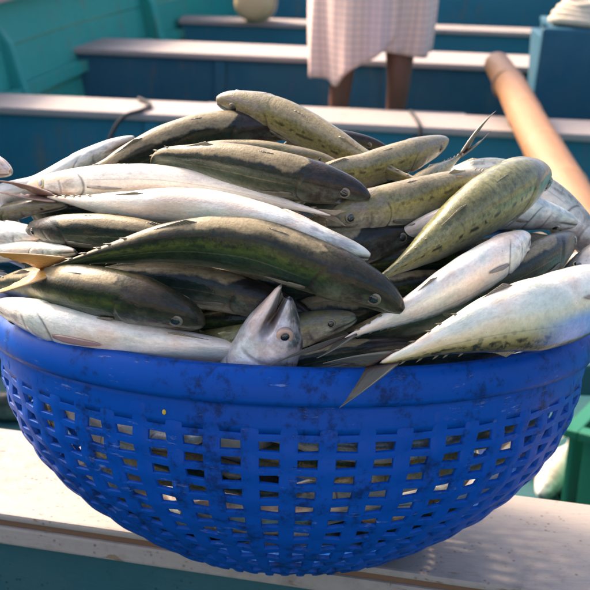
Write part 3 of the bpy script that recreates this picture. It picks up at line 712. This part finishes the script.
# <FISH>
FISH = [
 dict(label='long green fish lying across the front of the heap, yellow forked tail at left', kind='green', pts=[(0.082, -0.1756, 0.2988), (0.0572, -0.1725, 0.3145), (0.0116, -0.1653, 0.3296), (-0.0343, -0.1555, 0.3399), (-0.0883, -0.1459, 0.3375), (-0.1437, -0.1362, 0.3236), (-0.189, -0.1228, 0.3077)], dorsal=(-0.033, -0.517, 0.855), hh=0.0251, hw=0.0176, tips=[(-0.239, -0.1236, 0.3171), (-0.2395, -0.1352, 0.2852)], tailcol='yellow'),
 dict(label='white bellied fish directly above the long green fish, reddish tail at the left edge', kind='white', pts=[(0.0571, -0.142, 0.3298), (0.0267, -0.1422, 0.3386), (-0.0201, -0.1316, 0.3506), (-0.0758, -0.1134, 0.3565), (-0.1342, -0.0901, 0.3496), (-0.1764, -0.0575, 0.3416), (-0.2163, -0.0151, 0.3338)], dorsal=(0.215, 0.573, -0.791), hh=0.0188, hw=0.0131, tips=[(-0.2678, -0.0148, 0.3464), (-0.2641, -0.018, 0.3375)], tailcol='red'),
 dict(label='pale fish facing left with a round eye, above the white bellied fish', kind='bleached', pts=[(-0.2382, 0.0059, 0.3365), (-0.2079, -0.0155, 0.3459), (-0.1671, -0.0359, 0.3552), (-0.1139, -0.056, 0.3621), (-0.0585, -0.0776, 0.3621), (-0.0053, -0.0998, 0.3574), (0.0263, -0.1198, 0.356)], dorsal=(-0.05, 0.035, 0.998), hh=0.0139, hw=0.0097, tips=None, cloudy=True),
 dict(label='dark arched fish at the upper left of the heap, head pointing right', kind='dark', pts=[(-0.0018, 0.0251, 0.3885), (-0.0241, 0.0272, 0.3918), (-0.0612, 0.0262, 0.3881), (-0.0964, 0.0236, 0.3812), (-0.1314, 0.0184, 0.3687), (-0.1617, 0.0122, 0.3547), (-0.1875, 0.0055, 0.341), (-0.1895, 0.0011, 0.3013)], dorsal=(-0.163, -0.559, 0.813), hh=0.0215, hw=0.0151, tips=None),
 dict(label='olive fish topping the heap, blunt brown snout at left, tail sloping right', kind='olive', pts=[(-0.0736, 0.035, 0.4136), (-0.0529, 0.0309, 0.4115), (-0.0171, 0.021, 0.4031), (0.0184, 0.0055, 0.389), (0.0531, -0.0133, 0.3751), (0.0865, -0.0335, 0.3672), (0.1099, -0.0542, 0.3673)], dorsal=(-0.039, -0.678, 0.734), hh=0.0203, hw=0.0142, tips=[(0.1357, -0.0559, 0.3745), (0.1362, -0.0615, 0.359)], tailcol='yellow', gape=0.13),
 dict(label='dark two-toned fish in the middle of the heap below the arched fish', kind='dark', pts=[(0.0569, -0.1073, 0.3657), (0.0378, -0.1042, 0.3723), (0.01, -0.0979, 0.3771), (-0.0221, -0.0884, 0.3801), (-0.0549, -0.0753, 0.3824), (-0.0846, -0.0597, 0.3809), (-0.1155, -0.0413, 0.3763), (-0.1255, -0.0151, 0.3479)], dorsal=(-0.076, -0.427, 0.901), hh=0.0206, hw=0.0144, tips=None, gape=0.11),
 dict(label='thin brown fish back showing behind the two-toned middle fish', kind='olive', pts=[(0.0384, -0.0469, 0.3759), (0.0183, -0.0371, 0.3806), (-0.007, -0.0292, 0.3821), (-0.0411, -0.0224, 0.3829), (-0.0839, -0.019, 0.3764), (-0.1023, -0.0081, 0.3426), (-0.0992, 0.0036, 0.3044), (-0.0826, 0.0138, 0.2695)], dorsal=(-0.029, -0.273, 0.962), hh=0.009, hw=0.0063, tips=None),
 dict(label='short blunt brown-headed fish wedged under the white bellied fish at left', kind='dark', pts=[(-0.2289, -0.0423, 0.309), (-0.2047, -0.0665, 0.319), (-0.1756, -0.0879, 0.3265), (-0.1402, -0.1067, 0.3317), (-0.0984, -0.1234, 0.3325), (-0.0504, -0.138, 0.329), (-0.0173, -0.1242, 0.3112)], dorsal=(-0.216, -0.316, 0.924), hh=0.0155, hw=0.0108, tips=None, gape=0.13),
 dict(label='dark green fish beneath the long green one, eye near the front rim at left', kind='green', pts=[(-0.0695, -0.1576, 0.2752), (-0.0906, -0.1628, 0.2881), (-0.1181, -0.1567, 0.2939), (-0.1518, -0.1394, 0.2922), (-0.1891, -0.1107, 0.284), (-0.2313, -0.0702, 0.2699), (-0.2798, -0.0175, 0.2513)], dorsal=(-0.418, -0.479, 0.771), hh=0.0256, hw=0.0179, tips=None),
 dict(label='white fish with pink fin lying along the left front rim', kind='white', pts=[(-0.247, -0.0909, 0.26), (-0.2135, -0.1143, 0.2621), (-0.1776, -0.133, 0.2602), (-0.1359, -0.1454, 0.258), (-0.0958, -0.1519, 0.2553), (-0.0565, -0.1522, 0.2525), (-0.0173, -0.1462, 0.2496), (0.0225, -0.1348, 0.2445)], dorsal=(-0.006, 0.598, -0.801), hh=0.0203, hw=0.0142, tips=None, pec='pink', pecs=2.0),
 dict(label='upright fish head with open mouth and big eye at the front rim', kind='head', pts=[(-0.0058, -0.163, 0.3025), (-0.01, -0.159, 0.2853), (-0.018, -0.155, 0.2592), (-0.0263, -0.151, 0.2342), (-0.0354, -0.147, 0.1988), (-0.05, -0.115, 0.13), (-0.045, -0.075, 0.085), (-0.02, -0.03, 0.06)], dorsal=(0.952, -0.007, -0.305), hh=0.0341, hw=0.0239, tips=None, gape=0.13),
 dict(label='dark fish lying in the gap below the long green fish', kind='dark', pts=[(0.015, -0.143, 0.2766), (-0.0184, -0.1384, 0.2872), (-0.0503, -0.1326, 0.2932), (-0.0825, -0.1255, 0.2955), (-0.1154, -0.117, 0.2939), (-0.1572, -0.107, 0.2889), (-0.1677, -0.0734, 0.27), (-0.1543, -0.0407, 0.2511)], dorsal=(-0.028, -0.157, 0.987), hh=0.0179, hw=0.0125, tips=None),
 dict(label='white bellied fish at right with its snout up, thin grey tail trailing over the rim', kind='white', pts=[(0.1903, -0.0801, 0.3303), (0.1631, -0.1126, 0.3237), (0.1289, -0.14, 0.3119), (0.0968, -0.1606, 0.2994), (0.0698, -0.1732, 0.2894), (0.0406, -0.1797, 0.2771)], dorsal=(0.121, 0.4, -0.909), hh=0.0205, hw=0.0143, tips=[(-0.0289, -0.2067, 0.2496), (0.018, -0.1994, 0.2699)], tailcol='grey'),
 dict(label='big silvery fish with blue cheek lying along the right front rim', kind='big', pts=[(0.2699, -0.0579, 0.2852), (0.2382, -0.1067, 0.2902), (0.2, -0.1452, 0.2914), (0.157, -0.1722, 0.292), (0.1176, -0.1903, 0.2849), (0.0914, -0.1975, 0.2757), (0.0685, -0.1936, 0.2644)], dorsal=(0.113, -0.064, -0.992), hh=0.0298, hw=0.0209, tips=[(0.0353, -0.2206, 0.2372), (0.0225, -0.2094, 0.2679)], tailcol='grey'),
 dict(label='spotted olive fish slanting up to the right, blunt snout at top right', kind='spotted', pts=[(0.2147, -0.0008, 0.3631), (0.1837, -0.037, 0.3618), (0.1501, -0.0732, 0.3525), (0.1148, -0.1084, 0.3374), (0.0853, -0.1393, 0.3258), (0.0611, -0.1658, 0.3179)], dorsal=(0.211, -0.537, 0.817), hh=0.0309, hw=0.0216, tips=None, gape=0.12),
 dict(label='tan fish behind the spotted olive one, narrow tail pointing right', kind='olive', pts=[(0.0237, -0.1118, 0.3462), (0.0507, -0.0993, 0.3533), (0.0838, -0.081, 0.3551), (0.1188, -0.0544, 0.3582), (0.1496, -0.0199, 0.3614), (0.1745, 0.0206, 0.3599)], dorsal=(0.135, -0.245, 0.96), hh=0.0208, hw=0.0145, tips=[(0.2057, 0.0176, 0.3635), (0.2032, 0.0152, 0.3568)]),
 dict(label='tan fish at the back with its blunt snout up, right of the topmost fish', kind='olive', pts=[(0.1334, 0.0421, 0.3818), (0.1116, 0.0187, 0.3783), (0.0837, -0.0074, 0.3738), (0.0525, -0.0354, 0.37), (0.0185, -0.0645, 0.3695), (-0.0094, -0.0694, 0.3413), (-0.0244, -0.0582, 0.3059)], dorsal=(0.22, -0.378, 0.899), hh=0.0175, hw=0.0123, tips=None),
 dict(label='narrow fish at the back whose forked tail sticks up over the bench', kind='olive', pts=[(0.0596, -0.091, 0.3429), (0.0903, -0.0513, 0.353), (0.1157, -0.0152, 0.3617), (0.1326, 0.0159, 0.3652), (0.1481, 0.0444, 0.3698)], dorsal=(-0.25, -0.018, 0.968), hh=0.012, hw=0.0084, tips=[(0.1797, 0.0538, 0.4073), (0.1712, 0.0481, 0.3918)]),
 dict(label='small dark snout poking out behind the topmost fish', kind='dark', pts=[(0.0818, 0.0302, 0.3728), (0.0637, 0.0321, 0.3782), (0.0413, 0.0331, 0.3808), (0.01, 0.0331, 0.3808), (-0.0191, 0.0326, 0.3533), (-0.0324, 0.0319, 0.3156), (-0.0334, 0.0312, 0.2756), (-0.0248, 0.0305, 0.2365)], dorsal=(0.041, -0.301, 0.953), hh=0.0115, hw=0.008, tips=None),
 dict(label='white snout pointing right beneath the spotted olive fish', kind='white', pts=[(0.2494, 0.0077, 0.318), (0.2241, 0.0006, 0.3258), (0.1939, -0.0164, 0.3343), (0.1591, -0.0443, 0.3411), (0.1168, -0.0838, 0.3443), (0.0806, -0.088, 0.3278), (0.0507, -0.0761, 0.3041)], dorsal=(-0.481, 0.434, -0.762), hh=0.0185, hw=0.0129, tips=None),
 dict(label='pale fish with yellow ringed eye at the right edge of the heap', kind='pale', pts=[(0.2849, 0.0247, 0.2779), (0.2575, 0.0229, 0.3062), (0.2302, 0.0256, 0.329), (0.2056, 0.031, 0.3416), (0.1747, 0.0411, 0.3492), (0.1362, 0.0468, 0.3401), (0.1011, 0.0479, 0.3209), (0.0698, 0.0461, 0.2961)], dorsal=(0.554, 0.431, 0.713), hh=0.0206, hw=0.0144, tips=None),
 dict(label='dark brown fish snout up, between the white snout and the big silvery fish', kind='dark', pts=[(0.2457, -0.0061, 0.3092), (0.2203, -0.05, 0.3104), (0.1931, -0.0856, 0.3081), (0.1649, -0.1131, 0.302), (0.1313, -0.1321, 0.2933), (0.0948, -0.126, 0.2781), (0.0645, -0.1054, 0.2621)], dorsal=(-0.059, -0.08, 0.995), hh=0.0177, hw=0.0124, tips=None),
 dict(label='pale fish head at the right edge above the big silvery fish', kind='pale', pts=[(0.2295, -0.0499, 0.2801), (0.2576, -0.0268, 0.2886), (0.2929, -0.0038, 0.297), (0.3294, 0.0166, 0.2983), (0.2498, 0.0291, 0.273), (0.2156, 0.0368, 0.2538)], dorsal=(-0.496, 0.707, 0.505), hh=0.0217, hw=0.0152, tips=None),
 dict(label='white fish back behind the dark arched fish at upper left', kind='white', pts=[(-0.1468, 0.0351, 0.377), (-0.1739, 0.0344, 0.3653), (-0.2003, 0.029, 0.3511), (-0.2304, 0.0188, 0.3342), (-0.264, 0.0071, 0.3234), (-0.2407, 0.005, 0.2847), (-0.216, 0.0101, 0.2536), (-0.1887, 0.0186, 0.2257)], dorsal=(0.213, 0.662, -0.719), hh=0.0128, hw=0.009, tips=None),
 dict(label='white fish flank at the left edge beside the blunt brown head', kind='white', pts=[(-0.2002, -0.0576, 0.3085), (-0.2379, -0.0339, 0.3035), (-0.2788, -0.0108, 0.2968), (-0.3213, 0.0123, 0.2902), (-0.2491, 0.025, 0.2615), (-0.2154, 0.0332, 0.2416)], dorsal=(0.399, 0.498, -0.77), hh=0.0161, hw=0.0113, tips=None),
 dict(label='thin olive fish at the left edge under the reddish tail', kind='olive', pts=[(-0.2003, -0.0178, 0.3279), (-0.2341, -0.0077, 0.3212), (-0.2632, 0.0011, 0.3113), (-0.3017, 0.0087, 0.2976), (-0.2469, 0.0168, 0.262), (-0.2154, 0.0247, 0.2387), (-0.1841, 0.0337, 0.2155)], dorsal=(-0.391, -0.452, 0.802), hh=0.0099, hw=0.007, tips=None),
 dict(label='pale narrow fish at the left edge just under the round-eyed fish', kind='pale', pts=[(-0.2124, 0.0174, 0.3297), (-0.2481, 0.0147, 0.32), (-0.2838, 0.0116, 0.3094), (-0.3196, 0.0092, 0.3006), (-0.2513, 0.0119, 0.263), (-0.2186, 0.0183, 0.2408)], dorsal=(0.162, 0.616, -0.771), hh=0.0107, hw=0.0075, tips=None),
 dict(label='white rounded snout at the far left edge of the heap', kind='white', pts=[(-0.2533, 0.009, 0.3489), (-0.2734, 0.0157, 0.352), (-0.2941, 0.0181, 0.3434), (-0.3129, 0.0163, 0.323), (-0.2496, 0.016, 0.2833), (-0.2181, 0.0213, 0.2592), (-0.1875, 0.029, 0.2346)], dorsal=(0.408, 0.737, -0.539), hh=0.0234, hw=0.0164, tips=None),
 dict(label='pale strip of fish between the blunt brown head and the yellow tail', kind='pale', pts=[(-0.1771, -0.1003, 0.3125), (-0.2143, -0.0645, 0.3005), (-0.2571, -0.0296, 0.286), (-0.307, 0.0048, 0.2703), (-0.247, 0.0207, 0.2417)], dorsal=(0.472, 0.264, -0.841), hh=0.0096, hw=0.0067, tips=None),
 dict(label='grey mottled fish right of the upright open-mouthed head', kind='spotted', pts=[(0.0487, -0.1544, 0.2847), (0.0304, -0.1533, 0.2795), (0.0096, -0.1514, 0.2722), (-0.0136, -0.1487, 0.2627), (-0.0491, -0.1444, 0.2538), (-0.0698, -0.1133, 0.2394), (-0.0718, -0.0754, 0.2267), (-0.0611, -0.0381, 0.217)], dorsal=(-0.367, -0.244, 0.898), hh=0.0163, hw=0.0114, tips=None),
 dict(label='slim dark fish squeezed between the white tail and the big silvery fish', kind='dark', pts=[(0.1162, -0.1488, 0.2587), (0.0804, -0.1534, 0.2603), (0.0453, -0.1563, 0.256), (0.0105, -0.157, 0.2475), (-0.0167, -0.1549, 0.2362), (-0.0398, -0.1256, 0.2215), (-0.0471, -0.0877, 0.2114), (-0.0432, -0.0483, 0.2055)], dorsal=(-0.157, -0.296, 0.942), hh=0.0106, hw=0.0074, tips=None),
 dict(label='dark fish deep in the gap left of the spotted olive fish', kind='dark', pts=[(0.1015, -0.0829, 0.3308), (0.0724, -0.0935, 0.3289), (0.0439, -0.1016, 0.3254), (0.0039, -0.1065, 0.3223), (-0.044, -0.1091, 0.3173), (-0.0681, -0.0864, 0.2948), (-0.0722, -0.0561, 0.269)], dorsal=(-0.055, -0.203, 0.978), hh=0.019, hw=0.0133, tips=None),
 dict(label='dark fish back in the gap above the big silvery fish', kind='dark', pts=[(0.212, -0.0538, 0.3016), (0.1776, -0.0838, 0.3017), (0.142, -0.1091, 0.2938), (0.1087, -0.128, 0.2826), (0.069, -0.1402, 0.2689), (0.036, -0.1246, 0.2526), (0.0131, -0.0954, 0.2377)], dorsal=(-0.127, -0.221, 0.967), hh=0.0183, hw=0.0128, tips=None),
]
# </FISH>
rs = np.random.RandomState(3)
for d in FISH:
    o = make_fish(d, rs, True)
    tag(o, d['label'], 'fish', 'fish heaped in the basket')

# fish packed against the inside of the basket wall, seen through its holes
kinds = ['white', 'dark', 'pale', 'white', 'olive', 'pale', 'green', 'white']
wi = 0
for lev, zz in enumerate((-.190, -.182, -.171, -.154, -.137, -.120, -.103, -.086, -.069, -.052)):
    t = (-zz - H0) / (HD - H0); rr = brad(t) - .021 - .014 * (lev % 2) - (.030 if lev < 2 else .004)
    a = R(-195) + .35 * (lev % 3)
    while a < R(5):
        span = .20 / rr
        P_ = []
        for k in range(6):
            aa = a + span * k / 5; f_ = rr - .010 * math.sin(math.pi * k / 5 + .4)
            P_.append(bpt(f_ * math.cos(aa), f_ * math.sin(aa) , zz + .006 * math.sin(k + lev)))
        if rs.rand() < .5: P_ = P_[::-1]
        dv = Vector((rs.uniform(-.2, .2), rs.uniform(-.9, .9), rs.choice([-1, 1])))
        o = make_fish(dict(pts=P_, kind=kinds[(wi * 3 + lev) % 8], dorsal=tuple(dv), hh=.016, hw=.0112), rs, False)
        kd = {'white': 'white', 'pale': 'pale grey', 'dark': 'dark', 'olive': 'olive', 'green': 'dark green'}[kinds[(wi * 3 + lev) % 8]]
        tag(o, f"{kd} fish inside, glimpsed through the {('lowest', 'middle', 'upper')[0 if lev < 4 else 1 if lev < 7 else 2]} rows of basket holes", 'fish', 'fish glimpsed through the basket holes')
        a += span * 1.12; wi += 1
# fish buried in the heap
for k in range(22):
    rho = .85 * math.sqrt((k + .5) / 22); a = k * 2.4
    cx, cy = .25 * rho * math.cos(a), .165 * rho * math.sin(a) + .01
    cz = ZR + .15 * (1 - rho ** 2) ** .6 - .034 - .035 * (k % 2)
    yaw = rs.uniform(-.7, .7); P_ = []
    for j in range(5):
        s_ = (j - 2) * .045
        x, y = cx + s_ * math.cos(yaw), cy + s_ * math.sin(yaw)
        kk = math.hypot(x / .225, y / .150)
        if kk > 1: x, y = x / kk, y / kk
        rh = min(1.0, math.hypot(x / .27, y / .19))
        P_.append((x, y, min(cz, ZR + .15 * (1 - rh ** 2) ** .6 - .03)))
    o = make_fish(dict(pts=P_, kind=['dark', 'green', 'dark', 'olive'][k % 4], dorsal=(0, -.4, 1), hh=.019, hw=.014), rs, False)
    tag(o, 'fish buried in the shadowed gaps of the heap', 'fish', 'fish buried inside the heap')
for k, (x0, y0, z0, yw) in enumerate(((-.16, -.09, .262, -.25), (-.03, -.118, .262, .05), (.10, -.112, .258, .12), (.19, -.075, .262, .5), (-.02, -.112, .292, -.1), (.09, -.105, .290, .25), (.17, -.05, .295, .35), (-.12, -.085, .300, -.2), (.05, -.07, .325, .2), (.13, -.02, .325, .5), (.06, -.122, .276, .15), (.14, -.10, .272, .3), (.20, -.07, .285, .5), (.11, -.085, .310, .3), (.20, -.02, .300, .45), (.215, .02, .285, .6), (.17, .03, .315, .4), (-.19, -.03, .305, -.4), (-.20, .01, .315, -.3), (-.205, -.045, .275, -.5), (.13, -.125, .248, .25), (.19, -.095, .255, .45), (.06, -.13, .248, .1))):
    P_ = [(x0 + (j - 2) * .045 * math.cos(yw), y0 + (j - 2) * .045 * math.sin(yw) + .006 * (j - 2) ** 2, z0 - .004 * (j - 2) ** 2) for j in range(5)]
    P_ = [(x / max(1, math.hypot(x / .235, y / .155)), y / max(1, math.hypot(x / .235, y / .155)), z) for x, y, z in P_]
    if k % 2: P_ = P_[::-1]
    o = make_fish(dict(pts=P_, kind=['dark', 'green'][k % 2], dorsal=(0, -.3, 1), hh=.018, hw=.013), rs, False)
    tag(o, 'fish buried in the shadowed gaps of the heap', 'fish', 'fish buried inside the heap')
# fish lying on the boat floor behind the basket, right
for pts, lab, kd, dv in (
    ([(.36, 1.30, -.545), (.42, 1.27, -.540), (.48, 1.235, -.538), (.545, 1.27, -.540), (.60, 1.33, -.545)], 'pale green fish on the boat floor beside the green crate', 'pale', (.1, .8, -.6)),
    ([(.495, 1.06, -.545), (.52, 1.11, -.540), (.55, 1.17, -.538), (.585, 1.235, -.535), (.60, 1.30, -.54)], 'cream fish on the boat floor touching the green crate', 'white', (.8, .3, -.5)),
    ([(-.70, 1.42, -.55), (-.64, 1.39, -.545), (-.57, 1.40, -.545), (-.50, 1.43, -.55)], 'grey fish on the boat floor at the lower left edge', 'dark', (.1, .5, .8))):
    o = make_fish(dict(pts=pts, kind=kd, dorsal=dv, hh=.032, hw=.026), rs, False)
    tag(o, lab, 'fish', 'fish on the boat floor')

# ------------------------------------------------------------------ person standing in the boat
def skin_mat():
    n = NT('skin'); p = n.obj(); k = n.noise(p, 9, 5)
    return n.out(n.mix(k, (.15, .055, .030), (.24, .10, .056)), .5, n.bump(n.noise(p, 90, 4), .2, .002))
SKIN = skin_mat()
person = tag(empty('person', (.23, 3.0, -.575)), 'person in a pale checked wraparound cloth standing in the boat', 'person')
PX, PY, PZ = .235, 3.0, -.575
J = { 'pelvis': (PX, PY, PZ + .92), 'waist': (PX, PY, PZ + 1.08), 'chest': (PX, PY + .01, PZ + 1.30), 'neck': (PX, PY, PZ + 1.46), 'chin': (PX, PY - .03, PZ + 1.52), 'head': (PX, PY - .02, PZ + 1.62), 'crown': (PX, PY - .01, PZ + 1.70),
 'lhip': (PX - .085, PY, PZ + .88), 'lknee': (PX - .105, PY - .03, PZ + .49), 'lcalf': (PX - .108, PY + .01, PZ + .36), 'lank': (PX - .11, PY, PZ + .08), 'lheel': (PX - .11, PY + .035, PZ + .04), 'ltoe': (PX - .125, PY - .16, PZ + .028),
 'rhip': (PX + .085, PY, PZ + .88), 'rknee': (PX + .088, PY - .03, PZ + .49), 'rcalf': (PX + .084, PY + .01, PZ + .36), 'rank': (PX + .08, PY, PZ + .08), 'rheel': (PX + .08, PY + .035, PZ + .04), 'rtoe': (PX + .10, PY - .16, PZ + .028),
 'lsh': (PX - .18, PY, PZ + 1.37), 'lel': (PX - .27, PY + .03, PZ + 1.16), 'lwr': (PX - .19, PY - .16, PZ + 1.24), 'lpalm': (PX - .15, PY - .20, PZ + 1.29),
 'rsh': (PX + .18, PY, PZ + 1.37), 'rel': (PX + .27, PY + .03, PZ + 1.16), 'rwr': (PX + .19, PY - .16, PZ + 1.24), 'rpalm': (PX + .15, PY - .20, PZ + 1.29) }
RAD = dict(pelvis=.13, waist=.115, chest=.135, neck=.055, chin=.062, head=.085, crown=.06, lhip=.085, lknee=.040, lcalf=.034, lank=.026, lheel=.032, ltoe=.026, rhip=.085, rknee=.040, rcalf=.034, rank=.026, rheel=.032, rtoe=.026, lsh=.058, lel=.04, lwr=.027, lpalm=.033, rsh=.058, rel=.04, rwr=.027, rpalm=.033)
ED = [('pelvis', 'waist'), ('waist', 'chest'), ('chest', 'neck'), ('neck', 'chin'), ('chin', 'head'), ('head', 'crown')]
for s in 'lr':
    ED += [('pelvis', s + 'hip'), (s + 'hip', s + 'knee'), (s + 'knee', s + 'calf'), (s + 'calf', s + 'ank'), (s + 'ank', s + 'heel'), (s + 'ank', s + 'toe'), ('chest', s + 'sh'), (s + 'sh', s + 'el'), (s + 'el', s + 'wr'), (s + 'wr', s + 'palm')]
    sx = -1 if s == 'l' else 1; b = Vector(J[s + 'palm'])
    for k, (dx, ln) in enumerate(((-.024, .062), (-.008, .075), (.008, .070), (.024, .055))):
        J[f'{s}f{k}a'] = tuple(b + Vector((dx, -.012, -.045))); J[f'{s}f{k}b'] = tuple(b + Vector((dx * 1.1, -.012, -.045 - ln * .6))); J[f'{s}f{k}c'] = tuple(b + Vector((dx * 1.1, .004, -.045 - ln)))
        for q, r_ in zip('abc', (.010, .0085, .007)): RAD[f'{s}f{k}{q}'] = r_
        ED += [(s + 'palm', f'{s}f{k}a'), (f'{s}f{k}a', f'{s}f{k}b'), (f'{s}f{k}b', f'{s}f{k}c')]
    J[s + 'tha'] = tuple(b + Vector((-sx * .036, -.02, -.012))); J[s + 'thb'] = tuple(b + Vector((-sx * .045, -.03, -.05)))
    RAD[s + 'tha'] = .011; RAD[s + 'thb'] = .008; ED += [(s + 'palm', s + 'tha'), (s + 'tha', s + 'thb')]
names = list(J); me = bpy.data.meshes.new('person_body')
me.from_pydata([J[k] for k in names], [(names.index(a), names.index(b)) for a, b in ED], [])
body = link('body', me, SKIN, person, False)
md = body.modifiers.new('skin', 'SKIN'); md.use_smooth_shade = True
for k, v in zip(names, me.skin_vertices[0].data): v.radius = (RAD[k], RAD[k]); v.use_root = (k == 'pelvis')
body.modifiers.new('sub', 'SUBSURF').levels = 2; body.modifiers['sub'].render_levels = 2
# face and hair, out of frame
hd = Vector(J['head'])
HAIR = plain('hair', (.012, .010, .009), .5)
def blob(name, mat, c, r_, parent=person):
    b = bmesh.new(); bmesh.ops.create_uvsphere(b, u_segments=16, v_segments=10, radius=1)
    bmesh.ops.scale(b, vec=r_, verts=b.verts); bmesh.ops.translate(b, vec=c, verts=b.verts); return bm_obj(name, b, mat, parent, True)
blob('hair', HAIR, hd + Vector((0, .025, .045)), (.088, .092, .075))
blob('nose', SKIN, hd + Vector((0, -.088, -.012)), (.014, .018, .024))
blob('mouth', plain('lips', (.10, .03, .025), .4), hd + Vector((0, -.076, -.055)), (.024, .012, .008))
for s in (-1, 1):
    blob('eye', plain('eye_white', (.7, .68, .62), .3), hd + Vector((s * .032, -.072, .012)), (.013, .01, .009))
    blob('ear', SKIN, hd + Vector((s * .085, .005, -.005)), (.012, .02, .03))
# cloth: folded tube with a slanting hem, longer at the left
def cloth_mat():
    n = NT('checked_cotton'); f = n.sep(n.attr('fc')); p = n.obj()
    sx = n.math('SINE', n.math('MULTIPLY', f[0], 2 * math.pi * 62)); sy = n.math('SINE', n.math('MULTIPLY', f[1], 2 * math.pi * 46))
    lx = n.step(sx, .35, .85); ly = n.step(sy, .35, .85)
    col = n.mix(n.math('MULTIPLY', lx, .50), (.86, .56, .44), (.46, .31, .29))
    col = n.mix(n.math('MULTIPLY', ly, .50), col, (.48, .33, .31))
    col = n.mix(n.math('MULTIPLY', n.noise(p, 6, 4), .25), col, (.60, .40, .30))
    pinkband = n.step(n.math('SINE', n.math('MULTIPLY', f[0], 2 * math.pi * 3)), .75, .95)
    col = n.mix(n.math('MULTIPLY', pinkband, .35), col, (.42, .35, .42))
    return n.out(col, .85, n.bump(n.noise(p, 260, 2), .4, .001), Sheen_Weight=.2)
CLOTH = cloth_mat()
def skirt(name, a0, a1, top, hemf, rx, ry, off, folds, nseg=120, nz=26):
    V = []; A = []
    for s in (0, 1):
        for i in range(nz):
            for k in range(nseg):
                a = a0 + (a1 - a0) * k / (nseg - 1); tz = i / (nz - 1)
                hem = hemf(a); z = top + (hem - top) * tz
                fl = folds * tz ** 1.2 * (math.sin(9 * a + 1.3) * .6 + math.sin(16 * a + tz * 1.5) * .3 + math.sin(5 * a - tz * 2) * .5)
                w = 1 + .10 * math.sin(math.pi * tz * .9) - .02 * tz
                V.append((PX + (rx * w + fl + off - s * .003) * math.cos(a), PY + (ry * w + fl + off - s * .003) * math.sin(a), z)); A.append((a / (2 * math.pi), z, 0))
    o = nz * nseg; F = []
    for i in range(nz - 1):
        for k in range(nseg - 1):
            q = (i * nseg + k, (i + 1) * nseg + k, (i + 1) * nseg + k + 1, i * nseg + k + 1)
            F += [q, tuple(o + x for x in q[::-1])]
    bd = [k for k in range(nseg)] + [i * nseg + nseg - 1 for i in range(1, nz)] + [(nz - 1) * nseg + k for k in range(nseg - 2, -1, -1)] + [i * nseg for i in range(nz - 2, 0, -1)]
    for x, y in zip(bd, bd[1:] + bd[:1]): F.append((x, y, o + y, o + x))
    me = mesh_np(name, V, F, A); b = bmesh.new(); b.from_mesh(me); bmesh.ops.recalc_face_normals(b, faces=b.faces); b.to_mesh(me); b.free()
    return link(name, me, CLOTH, person, True)
TOPZ = PZ + 1.06
def hem1(a):
    x = math.cos(a); f_ = -math.sin(a)
    return PZ + .605 + .012 * math.sin(3 * a)
def hem2(a):
    # front flap: hangs to its lowest point at the left, rises to the right
    x = math.cos(a)
    return PZ + .505 + .17 * max(0, x + .62) + .06 * max(0, -x - .8) + .008 * math.sin(9 * a)
skirt('wraparound_cloth', R(-20), R(340), TOPZ, hem1, .185, .135, 0, .018, 200)
skirt('cloth_flap', R(-205), R(-72), TOPZ + .006, hem2, .190, .142, .014, .022, 90)
